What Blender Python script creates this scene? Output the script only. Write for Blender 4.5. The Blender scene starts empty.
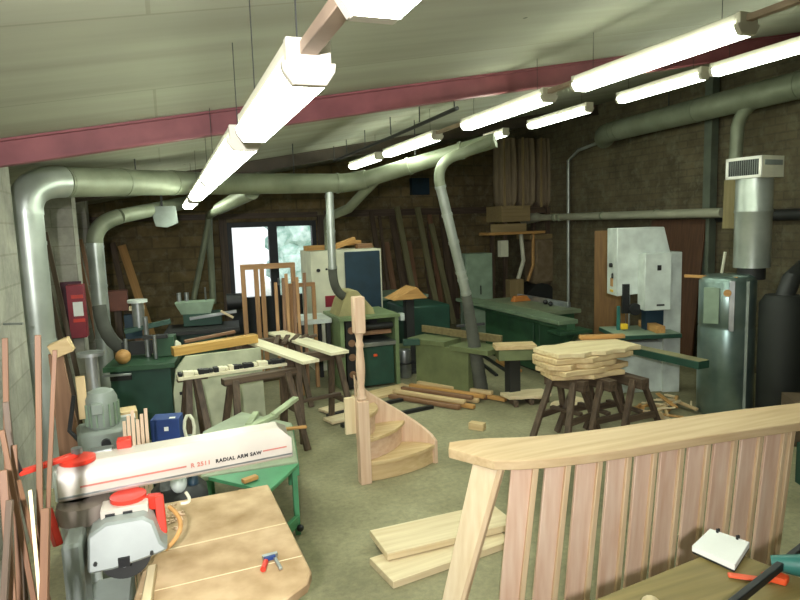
import bpy, bmesh, math, random
from mathutils import Vector, Matrix, Euler
rnd = random.Random(7)
C = bpy.context.scene.collection
R = math.radians
def v(*a): return Vector(a)

# ------------------------------------------------------------------ materials
def lin(h):
    h = h.lstrip('#'); o = []
    for i in (0, 2, 4):
        c = int(h[i:i+2], 16) / 255
        o.append(c / 12.92 if c <= .04045 else ((c + .055) / 1.055) ** 2.4)
    return (*o, 1)
MATS = {}
def base(name, rough=.6, metal=0.):
    m = bpy.data.materials.new(name); m.use_nodes = True
    n = m.node_tree.nodes; b = n['Principled BSDF']
    b.inputs['Roughness'].default_value = rough; b.inputs['Metallic'].default_value = metal
    return m, m.node_tree, b
def noise_mat(name, c1, c2, scale=8., rough=.6, metal=0., stretch=(1, 1, 1), bump=0., detail=6., lo=.3, hi=.7, c3=None):
    if name in MATS: return MATS[name]
    m, t, b = base(name, rough, metal); N = t.nodes.new; L = t.links.new
    tc = N('ShaderNodeTexCoord'); mp = N('ShaderNodeMapping'); mp.inputs['Scale'].default_value = stretch
    nz = N('ShaderNodeTexNoise'); nz.inputs['Scale'].default_value = scale; nz.inputs['Detail'].default_value = detail
    cr = N('ShaderNodeValToRGB'); e = cr.color_ramp.elements
    e[0].position = lo; e[0].color = lin(c1); e[1].position = hi; e[1].color = lin(c2)
    if c3: k = e.new((lo + hi) / 2); k.color = lin(c3)
    L(tc.outputs['Object'], mp.inputs['Vector']); L(mp.outputs[0], nz.inputs['Vector'])
    L(nz.outputs[0], cr.inputs[0]); L(cr.outputs[0], b.inputs['Base Color'])
    if bump:
        bp = N('ShaderNodeBump'); bp.inputs['Strength'].default_value = bump; bp.inputs['Distance'].default_value = .01
        L(nz.outputs[0], bp.inputs['Height']); L(bp.outputs[0], b.inputs['Normal'])
    MATS[name] = m; return m
def paint(name, c, rough=.5, metal=0., var=.12):
    """painted or plain surface with faint uneven wear"""
    h = c.lstrip('#'); k = [int(h[i:i+2], 16) for i in (0, 2, 4)]
    lo = '%02x%02x%02x' % tuple(int(x * (1 - var)) for x in k); hi = '%02x%02x%02x' % tuple(min(255, int(x * (1 + var * .6))) for x in k)
    return noise_mat(name, lo, hi, 5., rough, metal)
def wood(name, c1, c2, axis='X', rough=.6, scale=14.):
    st = {'X': (.12, 2.2, 2.2), 'Y': (2.2, .12, 2.2), 'Z': (2.2, 2.2, .12)}[axis]
    return noise_mat(name + '_' + axis, c1, c2, scale, rough, 0, st, .08, 8., .3, .72)
def emis(name, c, s):
    if name in MATS: return MATS[name]
    m, t, b = base(name, .4); b.inputs['Base Color'].default_value = lin(c)
    b.inputs['Emission Color'].default_value = lin(c); b.inputs['Emission Strength'].default_value = s
    MATS[name] = m; return m
def block_mat(name, c1, c2, cm, bw, bh, rough=.85, mortar=.012, bump=.5, patch=None):
    m, t, b = base(name, rough); N = t.nodes.new; L = t.links.new
    tc = N('ShaderNodeTexCoord'); sp = N('ShaderNodeSeparateXYZ'); cb = N('ShaderNodeCombineXYZ')
    ad = N('ShaderNodeMath'); ad.operation = 'ADD'
    br = N('ShaderNodeTexBrick'); br.inputs['Scale'].default_value = 1.
    br.inputs['Brick Width'].default_value = bw; br.inputs['Row Height'].default_value = bh
    br.inputs['Mortar Size'].default_value = mortar; br.inputs['Mortar Smooth'].default_value = .3
    br.inputs['Color1'].default_value = lin(c1); br.inputs['Color2'].default_value = lin(c2); br.inputs['Mortar'].default_value = lin(cm)
    nz = N('ShaderNodeTexNoise'); nz.inputs['Scale'].default_value = 2.2; nz.inputs['Detail'].default_value = 9.; nz.inputs['Roughness'].default_value = .7
    cr = N('ShaderNodeValToRGB'); cr.color_ramp.elements[0].position = .3; cr.color_ramp.elements[0].color = (.45, .45, .42, 1)
    cr.color_ramp.elements[1].position = .72; cr.color_ramp.elements[1].color = (1.25, 1.2, 1.1, 1)
    mx = N('ShaderNodeMix'); mx.data_type = 'RGBA'; mx.blend_type = 'MULTIPLY'; mx.inputs[0].default_value = 1.
    L(tc.outputs['Object'], sp.inputs[0]); L(sp.outputs[0], ad.inputs[0]); L(sp.outputs[1], ad.inputs[1])
    L(ad.outputs[0], cb.inputs[0]); L(sp.outputs[2], cb.inputs[1]); L(cb.outputs[0], br.inputs['Vector'])
    L(tc.outputs['Object'], nz.inputs['Vector']); L(nz.outputs[0], cr.inputs[0])
    L(br.outputs['Color'], mx.inputs[6]); L(cr.outputs[0], mx.inputs[7]); last = mx.outputs[2]
    if patch:   # old limewash and spalled patches
        n2 = N('ShaderNodeTexNoise'); n2.inputs['Scale'].default_value = 5.5; n2.inputs['Detail'].default_value = 10.; n2.inputs['Roughness'].default_value = .75
        c2 = N('ShaderNodeValToRGB'); c2.color_ramp.elements[0].position = .5; c2.color_ramp.elements[1].position = .72
        m2 = N('ShaderNodeMix'); m2.data_type = 'RGBA'; m2.inputs[7].default_value = lin(patch)
        L(tc.outputs['Object'], n2.inputs['Vector']); L(n2.outputs[0], c2.inputs[0]); L(c2.outputs[0], m2.inputs[0]); L(last, m2.inputs[6]); last = m2.outputs[2]
    L(last, b.inputs['Base Color'])
    bp = N('ShaderNodeBump'); bp.inputs['Strength'].default_value = bump; bp.inputs['Distance'].default_value = .02
    L(br.outputs['Fac'], bp.inputs['Height']); bp.invert = True; L(bp.outputs[0], b.inputs['Normal'])
    return m
PINE = lambda a='X': wood('pale_pine', '#d2bd94', '#e6d6b2', a)
BEECH = lambda a='X': wood('pink_beech', '#cfab8f', '#e2c7ab', a)
OAK = lambda a='X': wood('pale_oak', '#c4a676', '#dcc396', a)
TAN = lambda a='X': wood('tan_wood', '#a87c46', '#c99a5c', a)
BROWN = lambda a='X': wood('brown_wood', '#6e4f36', '#957054', a)
OLD = lambda a='X': wood('old_dark_wood', '#3f3328', '#6a5847', a)
JOIN = lambda a='X': wood('joinery_wood', '#9a7149', '#b98f62', a)
STICK = lambda a='X': wood('stick_wood', '#5c3f2a', '#7d593c', a)
CREAM = lambda a='X': wood('cream_board', '#dcd3b0', '#eee8cb', a)
GALV = noise_mat('galvanised_steel', '#a3aba2', '#cbd2ca', 3., .36, .6, (1, 1, 1))
GALVD = noise_mat('dull_galvanised', '#7d846e', '#9aa089', 3., .5, .25)
PIPE = noise_mat('pale_pipe', '#a9aa93', '#c2c2aa', 3., .45, .2)
STEEL = noise_mat('bare_steel', '#8b8f90', '#b3b7b6', 6., .35, .8)
GREEN = paint('machine_green', '#33553c', .45)
GREEND = paint('deep_green', '#24473a', .5)
GREENL = paint('light_green', '#74875f', .5)
GREENT = paint('bench_green', '#4f9268', .45)
SAGE = paint('sage_green', '#829680', .5)
GREYG = paint('grey_green', '#858e86', .5)
GREYL = paint('pale_grey_enamel', '#cbd3cd', .4)
WHITE = paint('white_enamel', '#e6e6dc', .4, var=.05)
CREAMP = paint('cream_enamel', '#d9d8c0', .45, var=.06)
BLACK = paint('black_plastic', '#1a1b1c', .5)
DARK = paint('dark_iron', '#2b2c2b', .55)
RED = paint('red_enamel', '#d23a2a', .4)
DRED = paint('dark_red', '#8a2430', .45)
ORANGE = paint('orange_plastic', '#e4582c', .45)
YEL = paint('yellow_plastic', '#e0b82f', .5)
BLUE = paint('blue_card', '#23407e', .6)
NAVY = paint('dark_blue_paint', '#1f3848', .5)
TEAL = paint('teal_plastic', '#2f6f66', .45)
PAPER = paint('white_paper', '#eef0ea', .8, var=.03)
RUBBER = paint('grey_rubber', '#565850', .8)
CLOTH = noise_mat('filter_cloth', '#75664f', '#94836a', 10., .9, 0, (6, 6, .3), .2)
SACK = noise_mat('brown_sack', '#6f5f45', '#84725a', 9., .9, 0, (1, 1, 1), .2)

# ------------------------------------------------------------------ mesh builder
class MB:
    def __init__(s): s.bm = bmesh.new()
    def _add(s, vs, fs):
        q = [s.bm.verts.new(p) for p in vs]
        for f in fs:
            try: s.bm.faces.new([q[i] for i in f])
            except ValueError: pass
        return s
    def box(s, c, sz, rot=None, M=None):
        hx, hy, hz = sz[0]/2, sz[1]/2, sz[2]/2
        vs = [v(x, y, z) for x in (-hx, hx) for y in (-hy, hy) for z in (-hz, hz)]
        if rot: m = Euler(rot).to_matrix(); vs = [m @ p for p in vs]
        vs = [p + Vector(c) for p in vs]
        if M: vs = [M @ p for p in vs]
        return s._add(vs, [(0, 1, 3, 2), (4, 6, 7, 5), (0, 4, 5, 1), (2, 3, 7, 6), (0, 2, 6, 4), (1, 5, 7, 3)])
    def beam(s, p, q, w, h, up=(0, 0, 1), w2=None, h2=None):
        p, q = Vector(p), Vector(q); d = (q - p).normalized(); up = Vector(up)
        if abs(d.dot(up)) > .98: up = v(0, 1, 0)
        x = d.cross(up).normalized(); u = x.cross(d).normalized(); vs = []
        for c, a, b in ((p, w, h), (q, w2 or w, h2 or h)):
            vs += [c - x*a/2 - u*b/2, c + x*a/2 - u*b/2, c + x*a/2 + u*b/2, c - x*a/2 + u*b/2]
        return s._add(vs, [(3, 2, 1, 0), (4, 5, 6, 7), (0, 1, 5, 4), (1, 2, 6, 5), (2, 3, 7, 6), (3, 0, 4, 7)])
    def tube(s, pts, r, seg=14, cap=True):
        pts = [Vector(p) for p in pts]; n = len(pts)
        rs = r if isinstance(r, (list, tuple)) else [r] * n
        rings = []; u = None
        for i, p in enumerate(pts):
            d = (pts[min(i+1, n-1)] - pts[max(i-1, 0)]).normalized()
            if u is None:
                u = v(0, 0, 1) if abs(d.z) < .9 else v(1, 0, 0)
            u = (u - d * u.dot(d)).normalized(); w = d.cross(u)
            k = 1.
            if 0 < i < n-1:
                a = (pts[i] - pts[i-1]).normalized().dot((pts[i+1] - pts[i]).normalized()); k = 1 / max(.6, math.sqrt(max(0, (1 + a) / 2)))
                k = 1 + (k - 1) * .5
            rings.append([s.bm.verts.new(p + (u * math.cos(t) + w * math.sin(t)) * rs[i] * k) for t in (2 * math.pi * j / seg for j in range(seg))])
        for a, b in zip(rings, rings[1:]):
            for j in range(seg): s.bm.faces.new((a[j], a[(j+1) % seg], b[(j+1) % seg], b[j]))
        if cap:
            s.bm.faces.new(rings[0][::-1]); s.bm.faces.new(rings[-1])
        return s
    def cyl(s, p, q, r, r2=None, seg=18): return s.tube([p, q], [r, r if r2 is None else r2], seg)
    def lathe(s, prof, c=(0, 0, 0), seg=20, M=None):
        rings = []; c = Vector(c)
        for r, z in prof:
            ring = []
            for j in range(seg):
                t = 2 * math.pi * j / seg; p = v(r * math.cos(t), r * math.sin(t), z)
                if M: p = M @ p
                ring.append(s.bm.verts.new(p + c))
            rings.append(ring)
        for a, b in zip(rings, rings[1:]):
            for j in range(seg): s.bm.faces.new((a[j], a[(j+1) % seg], b[(j+1) % seg], b[j]))
        s.bm.faces.new(rings[0][::-1]); s.bm.faces.new(rings[-1]); return s
    def prism(s, poly, z0, z1, M=None):
        n = len(poly); vs = [v(x, y, z0) for x, y in poly] + [v(x, y, z1) for x, y in poly]
        if M: vs = [M @ p for p in vs]
        return s._add(vs, [tuple(range(n))[::-1], tuple(range(n, 2*n))] + [(i, (i+1) % n, n + (i+1) % n, n + i) for i in range(n)])
    def ball(s, c, r, sc=(1, 1, 1), sub=2):
        g = bmesh.ops.create_icosphere(s.bm, subdivisions=sub, radius=r)
        for w in g['verts']: w.co = Vector((w.co.x*sc[0], w.co.y*sc[1], w.co.z*sc[2])) + Vector(c)
        return s
    def strip(s, a, b):
        """a wall between two polylines (same length)"""
        A = [s.bm.verts.new(p) for p in a]; B = [s.bm.verts.new(p) for p in b]
        for i in range(len(A) - 1): s.bm.faces.new((A[i], A[i+1], B[i+1], B[i]))
        return s
    def slab(s, inner, outer, dz):
        """closed curved slab: two polylines (top edges), thickness dz downward"""
        n = len(inner); D = v(0, 0, -dz); P = [Vector(p) for p in inner]; Q = [Vector(p) for p in outer]
        vs = P + Q + [p + D for p in P] + [q + D for q in Q]; f = []
        for i in range(n - 1):
            f += [(i, i+1, n+i+1, n+i), (2*n+i, 3*n+i, 3*n+i+1, 2*n+i+1), (i, 2*n+i, 2*n+i+1, i+1), (n+i, n+i+1, 3*n+i+1, 3*n+i)]
        f += [(0, n, 3*n, 2*n), (n-1, 3*n-1, 4*n-1, 2*n-1)]
        return s._add(vs, f)
def mesh_obj(name, mb, mat, bevel=0., smooth=40):
    me = bpy.data.meshes.new(name); bmesh.ops.recalc_face_normals(mb.bm, faces=mb.bm.faces[:]); mb.bm.to_mesh(me); mb.bm.free()
    if smooth:
        me.polygons.foreach_set('use_smooth', [True] * len(me.polygons)); me.set_sharp_from_angle(angle=R(smooth))
    me.materials.append(mat)
    o = bpy.data.objects.new(name, me); C.objects.link(o)
    if bevel:
        b = o.modifiers.new('Bevel', 'BEVEL'); b.width = bevel; b.segments = 1; b.limit_method = 'ANGLE'; b.angle_limit = R(50)
    return o
class T:
    """a thing: an Empty at its base; parts are given in its local frame, or in room coordinates with w=True"""
    def __init__(s, name, label, cat, loc=(0, 0, 0), rz=0, group=None):
        o = s.o = bpy.data.objects.new(name, None); C.objects.link(o); o.empty_display_size = .1
        o.location = loc; o.rotation_euler = (0, 0, R(rz)); o['label'] = label; o['category'] = cat
        if group: o['group'] = group
        s.M = Matrix.Translation(loc) @ Euler((0, 0, R(rz))).to_matrix().to_4x4()
    def part(s, name, mb, mat, w=False, parent=None, bevel=.003, label=None, smooth=40):
        if w:
            mi = s.M.inverted()
            for q in mb.bm.verts: q.co = mi @ q.co
        o = mesh_obj(name, mb, mat, bevel, smooth); o.parent = parent or s.o
        if label: o['label'] = label
        return o
def solo(name, label, cat, mb, mat, group=None, bevel=.003, kind=None, smooth=40, origin=None):
    """a thing that is one mesh, given in room coordinates; its origin goes to its base"""
    if origin is None:
        vs = [q.co for q in mb.bm.verts]; lo = [min(c[i] for c in vs) for i in range(3)]; hi = [max(c[i] for c in vs) for i in range(3)]
        origin = v((lo[0]+hi[0])/2, (lo[1]+hi[1])/2, lo[2])
    for q in mb.bm.verts: q.co -= Vector(origin)
    o = mesh_obj(name, mb, mat, bevel, smooth); o.location = origin
    o['label'] = label; o['category'] = cat
    if group: o['group'] = group
    if kind: o['kind'] = kind
    return o
def struct(name, mb, mat, label=None, parent=None, bevel=0):
    o = mesh_obj(name, mb, mat, bevel, 30)
    if parent: o.parent = parent
    else:
        o['kind'] = 'structure'
        if label: o['label'] = label
    return o
def copy_tree(o, parent=None):
    c = o.copy(); C.objects.link(c)
    if parent: c.parent = parent
    for ch in list(o.children): copy_tree(ch, c)
    return c
def board(p, q, w, h, roll=0.):
    """one plank from p to q, rolled about its own axis; long axis of grain is handled by the object's own frame"""
    return p, q, w, h, roll
def plank(name, label, cat, p, q, w, h, mat, group=None, up=(0, 0, 1), bevel=.003):
    """a straight timber as a single mesh lying along its own X axis (so the grain follows it)"""
    p, q = Vector(p), Vector(q); d = (q - p).normalized(); up = Vector(up)
    if abs(d.dot(up)) > .98: up = v(0, 1, 0)
    y = up.cross(d).normalized(); z = d.cross(y)
    mb = MB(); L = (q - p).length; mb.box((L/2, 0, 0), (L, w, h))
    o = mesh_obj(name, mb, mat, bevel)
    o.matrix_world = Matrix(((d.x, y.x, z.x, p.x), (d.y, y.y, z.y, p.y), (d.z, y.z, z.z, p.z), (0, 0, 0, 1)))
    o['label'] = label; o['category'] = cat
    if group: o['group'] = group
    return o

# ------------------------------------------------------------------ camera
F, CX, CY, EYE = 620., 400., 300., v(0, 0, 2.05)
yaw, pit, rol = R(20.4), R(6.9), R(-1.9)
f0 = v(math.sin(yaw), math.cos(yaw), 0); r0 = v(math.cos(yaw), -math.sin(yaw), 0)
fw = f0 * math.cos(pit) + v(0, 0, -math.sin(pit)); u0 = f0 * math.sin(pit) + v(0, 0, math.cos(pit))
rt = r0 * math.cos(rol) + u0 * math.sin(rol); up = u0 * math.cos(rol) - r0 * math.sin(rol)
cam = bpy.data.cameras.new('camera'); cam.sensor_width = 36; cam.lens = F / 800 * 36; cam.clip_start = .05
co = bpy.data.objects.new('camera', cam); C.objects.link(co)
co.matrix_world = Matrix(((rt.x, up.x, -fw.x, EYE.x), (rt.y, up.y, -fw.y, EYE.y), (rt.z, up.z, -fw.z, EYE.z), (0, 0, 0, 1)))
bpy.context.scene.camera = co

# ------------------------------------------------------------------ setting
XL, XR, YB, YF = -1.4, 7.0, 12.5, -1.6
def ceil(x): return 2.8 + .165 * x
def floor_mat():
    m, t, b = base('oiled_concrete', .75); N = t.nodes.new; L = t.links.new
    tc = N('ShaderNodeTexCoord'); n1 = N('ShaderNodeTexNoise'); n1.inputs['Scale'].default_value = .9; n1.inputs['Detail'].default_value = 8
    n2 = N('ShaderNodeTexNoise'); n2.inputs['Scale'].default_value = 22.; n2.inputs['Detail'].default_value = 8; n2.inputs['Roughness'].default_value = .75
    c1 = N('ShaderNodeValToRGB'); e = c1.color_ramp.elements
    e[0].position = .32; e[0].color = lin('#726f56'); e[1].position = .7; e[1].color = lin('#aba78a'); k = e.new(.5); k.color = lin('#908c70')
    c2 = N('ShaderNodeValToRGB'); e = c2.color_ramp.elements
    e[0].position = .3; e[0].color = (.6, .6, .56, 1); e[1].position = .7; e[1].color = (1.2, 1.18, 1.05, 1)
    mx = N('ShaderNodeMix'); mx.data_type = 'RGBA'; mx.blend_type = 'MULTIPLY'; mx.inputs[0].default_value = .8
    L(tc.outputs['Object'], n1.inputs[0]); L(tc.outputs['Object'], n2.inputs[0]); L(n1.outputs[0], c1.inputs[0]); L(n2.outputs[0], c2.inputs[0])
    L(c1.outputs[0], mx.inputs[6]); L(c2.outputs[0], mx.inputs[7]); L(mx.outputs[2], b.inputs['Base Color']); return m
struct('floor', MB().box(((XL+XR)/2, (YB+YF)/2, -.1), (XR-XL+.4, YB-YF+.4, .2)), floor_mat())
def ceil_mat():
    m, t, b = base('painted_board_ceiling', .85); N = t.nodes.new; L = t.links.new
    tc = N('ShaderNodeTexCoord'); mp = N('ShaderNodeMapping'); mp.inputs['Scale'].default_value = (.25, 2.4, 1)
    nz = N('ShaderNodeTexNoise'); nz.inputs['Scale'].default_value = 1.6; nz.inputs['Detail'].default_value = 5
    cr = N('ShaderNodeValToRGB'); e = cr.color_ramp.elements
    e[0].position = .3; e[0].color = lin('#8f8f7e'); e[1].position = .7; e[1].color = lin('#a5a593')
    br = N('ShaderNodeTexBrick'); br.inputs['Scale'].default_value = 1; br.inputs['Brick Width'].default_value = 60.; br.inputs['Row Height'].default_value = 1.2
    br.inputs['Mortar Size'].default_value = .008; br.inputs['Color1'].default_value = (1, 1, 1, 1); br.inputs['Color2'].default_value = (.95, .95, .93, 1); br.inputs['Mortar'].default_value = (.8, .8, .76, 1)
    mx = N('ShaderNodeMix'); mx.data_type = 'RGBA'; mx.blend_type = 'MULTIPLY'; mx.inputs[0].default_value = 1
    L(tc.outputs['Object'], mp.inputs[0]); L(mp.outputs[0], nz.inputs[0]); L(tc.outputs['Object'], br.inputs['Vector'])
    vo = N('ShaderNodeTexVoronoi'); vo.inputs['Scale'].default_value = 2.2; gt_ = N('ShaderNodeMath'); gt_.operation = 'GREATER_THAN'; gt_.inputs[1].default_value = .035
    m3 = N('ShaderNodeMix'); m3.data_type = 'RGBA'; m3.inputs[6].default_value = lin('#5a5a4c')     # dark fixing heads
    L(tc.outputs['Object'], vo.inputs['Vector']); L(vo.outputs['Distance'], gt_.inputs[0]); L(gt_.outputs[0], m3.inputs[0])
    L(nz.outputs[0], cr.inputs[0]); L(cr.outputs[0], mx.inputs[6]); L(br.outputs['Color'], mx.inputs[7]); L(mx.outputs[2], m3.inputs[7]); L(m3.outputs[2], b.inputs['Base Color']); return m
cm = MB(); x0, x1 = XL - .3, XR + .3
cm._add([v(x, y, ceil(x) + d) for x in (x0, x1) for y in (YF - .2, YB + .3) for d in (0, .12)], [(0, 1, 3, 2), (4, 6, 7, 5), (0, 4, 5, 1), (2, 3, 7, 6), (0, 2, 6, 4), (1, 5, 7, 3)])
struct('ceiling', cm, ceil_mat())
BLK = block_mat('grey_block_wall', '#a3a39c', '#acaca5', '#98988f', .44, .215, mortar=.008, bump=.25)
BRK = block_mat('brown_stone_wall', '#7a6b4c', '#8a7853', '#706448', .5, .22, mortar=.02, bump=.25, patch='#8f8468')
BRR = block_mat('dim_brick_wall', '#69604a', '#6f6750', '#625a48', .3, .1, mortar=.012, bump=.2, patch='#7b775f')
struct('wall_left', MB().box((XL-.1, (YB+YF)/2, 1.5), (.2, YB-YF+.4, 3.0)), BLK)
struct('wall_right', MB().box((XR+.1, (YB+YF)/2, 2.), (.2, YB-YF+.4, 4.0)), BRR)
struct('wall_front', MB().box(((XL+XR)/2, YF-.1, 2.), (XR-XL+.4, .2, 4.)), BLK)
wb = MB(); D0, D1, DH = 1.12, 2.88, 2.2
wb.box(((XL+D0)/2-.1, YB+.1, 2), (D0-XL+.2, .2, 4)); wb.box(((D1+XR)/2+.1, YB+.1, 2), (XR-D1+.2, .2, 4)); wb.box(((D0+D1)/2, YB+.1, (DH+4)/2), (D1-D0, .2, 4-DH))
struct('wall_back', wb, BRK)
# piers along the left wall, lintel and rail on the back wall, rusty roof beams
struct('trim_1', MB().box((-1.21, 4.6, 1.3), (.38, 1.25, 2.6)), BLK, 'grey blockwork pier at the left edge in front of the duct')
struct('trim_2', MB().box((-1.19, 8.2, 1.3), (.42, .35, 2.6)), BLK, 'grey wall pier behind the big duct riser')
struct('trim_3', MB().box((-1.24, 10.5, 1.3), (.32, .35, 2.6)), BLK, 'grey wall pier nearest the back corner')
def ibeam(y, x0, x1, h=.16, w=.09):
    mb = MB(); a, b = v(x0, y, ceil(x0) - h/2 - .002), v(x1, y, ceil(x1) - h/2 - .002)
    mb.beam(a, b, .012, h); z = v(0, 0, h/2 - .007)
    mb.beam(a + z, b + z, w, .014); mb.beam(a - z, b - z, w, .014); return mb
RUST = noise_mat('red_oxide_paint', '#743d42', '#8d5053', 4., .6)
struct('trim_4', ibeam(4.5, -1.38, 6.98), RUST, 'red oxide steel roof beam across the near ceiling')
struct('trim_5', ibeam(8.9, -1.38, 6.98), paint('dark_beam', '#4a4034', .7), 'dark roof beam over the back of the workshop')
struct('trim_6', MB().box((5.0, YB-.03, 2.32), (3.9, .06, .14)), OLD('X'), 'dark timber wall rail along the back wall')
struct('trim_7', MB().box((.2, YB-.04, 2.32), (5.4, .08, .1)), OLD('X'), 'timber lintel over the double door')
# double door with two big panes
DF = paint('dark_door_frame', '#2a2f33', .5)
df = MB(); t = .09
for x in (D0+.045, D1-.045, (D0+D1)/2): df.box((x, YB+.08, DH/2), (t if x != (D0+D1)/2 else .17, .12, DH))
for z in (DH-.05, .36): df.box(((D0+D1)/2, YB+.08, z), (D1-D0, .11, .1 if z > 1 else .72))
dr = struct('door_1', df, DF, 'dark double door with two tall bright panes')
gm, gt, gb = base('window_glass', .03); gb.inputs['Transmission Weight'].default_value = 1.; gb.inputs['IOR'].default_value = 1.02
mid = (D0+D1)/2
for xa, xb in ((D0+.09, mid-.085), (mid+.085, D1-.09)):
    struct('pane', MB().box(((xa+xb)/2, YB+.09, 1.435), (xb-xa, .006, 1.43)), gm, parent=dr)
struct('door_handle', MB().box((mid+.05, YB+.0, 1.0), (.02, .05, .14)), STEEL, parent=dr)
struct('trim_8', MB().box((D0-.08, YB-.05, 1.15), (.14, .1, 2.3)), OLD('Z'), 'brown timber post left of the double door')
struct('trim_9', MB().box((D1+.12, YB-.05, 1.15), (.2, .1, 2.3)), OLD('Z'), 'brown timber post right of the double door')
# outside the door: yard, pale building, hedge
struct('ground_outside', MB().box((3, 19, -.15), (30, 12.6, .2)), paint('yard', '#b9b8ae', .9), 'pale yard outside the door')
o = solo('building', 'white rendered building seen through the left door pane', 'building', MB().box((.5, 20, 1.9), (4.3, 3, 3.9)), paint('white_render', '#f2f4f6', .9, var=.03), bevel=0)
HEDGE = noise_mat('hedge_leaves', '#8fb3a2', '#dfeee6', 5., .9, 0, (1, 1, 1), 0, 8)
hm = MB()
for k in range(60):
    hm.ball((4.6 + rnd.uniform(-1.5, 2.2), 19.4 + rnd.uniform(-.5, .5), rnd.uniform(.1, 3.0)), rnd.uniform(.3, .55), sub=1)
solo('hedge', 'pale green hedge seen through the right door pane', 'hedge', hm, HEDGE, bevel=0, kind='stuff')

# ------------------------------------------------------------------ fluorescent lights
TUBE = emis('fluorescent_diffuser', '#f4ffea', 18.)
LAMPW = paint('lamp_enamel', '#cfc9ba', .5, var=.05)
def lamp(name, label, x, ya, yb, z, group, wires=(.12, .88), w=.15):
    t = T(name, label, 'ceiling light', (x, (ya+yb)/2, z), 0, group); L = yb - ya
    tray = t.part('tray', MB().box((0, 0, .075), (w*.8, L-.062, .05)), LAMPW)
    d = MB(); prof = [(-w/2, .05), (-w/2*.95, .03), (-w/2*.62, 0), (w/2*.62, 0), (w/2*.95, .03), (w/2, .05)]
    d.prism(prof, -L/2+.03, L/2-.03, Matrix(((1, 0, 0, 0), (0, 0, 1, 0), (0, 1, 0, 0), (0, 0, 0, 1))))
    t.part('diffuser', d, TUBE, bevel=0)
    for s in (-1, 1):
        e = MB(); e.prism(prof, -.015, .015, Matrix.Translation((0, s*(L/2-.015), 0)) @ Matrix(((1, 0, 0, 0), (0, 0, 1, 0), (0, 1, 0, 0), (0, 0, 0, 1))))
        e.box((0, s*(L/2-.015), .075), (w*.82, .03, .054)); t.part('end_cap', e, LAMPW, bevel=.002)
    for k in wires:
        y = -L/2 + L*k; t.part('hanging_wire', MB().cyl((0, y, .1), (0, y, ceil(x) - z + .004), .002, seg=6), DARK, bevel=0)
    return t
GL = 'fluorescent lights of the left row'; GR = 'fluorescent lights of the middle row'; GX = 'fluorescent lights of the right row'
od = ['nearest', 'second', 'third', 'fourth', 'fifth', 'sixth']
for i, (a, b) in enumerate(((-.14, .98), (1.42, 2.4), (2.62, 4.6), (4.7, 6.9), (7.6, 9.4))):
    lb = ['white fluorescent light cut off by the top edge of the photo', 'large bright fluorescent light in the upper left, crossing the red beam', 'bright fluorescent light just behind the large upper left one',
          'small bright fluorescent light just in front of the big duct, left row', 'farthest and lowest bright fluorescent light of the left row'][i]
    lamp('fluorescent_light', lb, .33, a, b, 2.37, GL, w=.125 if i < 2 else .15)
for i, (a, b) in enumerate(((2.3, 3.62), (3.95, 5.3), (5.94, 7.5), (7.8, 9.05))):
    lb = ['longest bright fluorescent light in the upper right of the photo', 'bright fluorescent light in the top middle, second of the middle row', 'third fluorescent light of the middle row, above the sloping duct', 'farthest small fluorescent light of the middle row'][i]
    lamp('fluorescent_light', lb, 2.68, a, b, 2.9, GR, w=.14)
for i, (a, b) in enumerate(((2.7, 3.94), (4.02, 5.05), (5.5, 6.64), (7.2, 7.75))):
    lb = ['fluorescent light cut off by the right edge of the photo', 'fluorescent light under the longest one, second of the right row', 'third fluorescent light of the right row, left of the right-hand duct', 'dim short farthest fluorescent light of the right row'][i]
    lamp('fluorescent_light', lb, 4.22, a, b, 3.15, GX, w=.11)
TR = paint('trunking', '#a58f7c', .6)
for nm, x, z, a, b, lb in (('cable_trunking', .33, 2.45, .975, 1.425, 'flat pinkish cable trunking between the two nearest left lights'),
                        ('cable_trunking', .33, 2.45, 2.395, 2.625, 'short trunking joining second and third light of the left row'),
                        ('cable_trunking', 2.68, 2.975, 1.2, 2.305, 'dark trunking leaving the near end of the longest light'),
                        ('cable_trunking', 2.68, 2.975, 3.615, 3.955, 'short trunking between first and second light of the middle row'),
                        ('cable_trunking', 2.68, 2.975, 5.295, 5.945, 'trunking between second and third light of the middle row')):
    solo(nm, lb, 'trunking', MB().box((x, (a+b)/2, z), (.04, b-a, .03)), TR, 'lamp cable trunkings', bevel=.002)
cd = MB(); cd.tube([(2.3, 4.7, ceil(2.3)-.2), (2.32, 6, ceil(2.3)-.2), (2.3, 8.65, ceil(2.3)-.2)], .018, 8)
for y in (4.75, 5.5, 6.3, 7.2, 8.0, 8.65): cd.cyl((2.3, y, ceil(2.3)-.18), (2.3, y, ceil(2.3)+.002), .006, seg=6)
solo('conduit', 'thin dark conduit hung under the ceiling beside the middle lights', 'conduit', cd, DARK, bevel=0)

# ------------------------------------------------------------------ dust extraction ducts
def arc(a, b, c, n=7):
    a, b, c = Vector(a), Vector(b), Vector(c)
    return [a*(1-t)**2 + b*2*t*(1-t) + c*t*t for t in (k/n for k in range(n+1))]
def collar(t, p, d, r, mat=GALV, w=.03):
    p, d = Vector(p), Vector(d).normalized(); t.part('collar', MB().cyl(p - d*w/2, p + d*w/2, r + .006, seg=20), mat, w=True, bevel=0)
P0 = v(-1.03, 5.7, 0); P1 = v(-1.03, 5.7, 2.24); P2 = v(-1.03+.26, 5.7+.24, 2.5); P3 = v(.32, 7.2, 2.575); P4 = v(.62, 7.42, 2.58); P5 = v(2.05, 7.45, 2.58)
t = T('extraction_duct', 'large galvanised dust duct rising by the left pier and running overhead', 'duct', (P0.x, P0.y, 0))
t.part('riser', MB().cyl((P0.x, P0.y, 0), P1, .128, seg=24), GALV, w=True, bevel=0)
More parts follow.
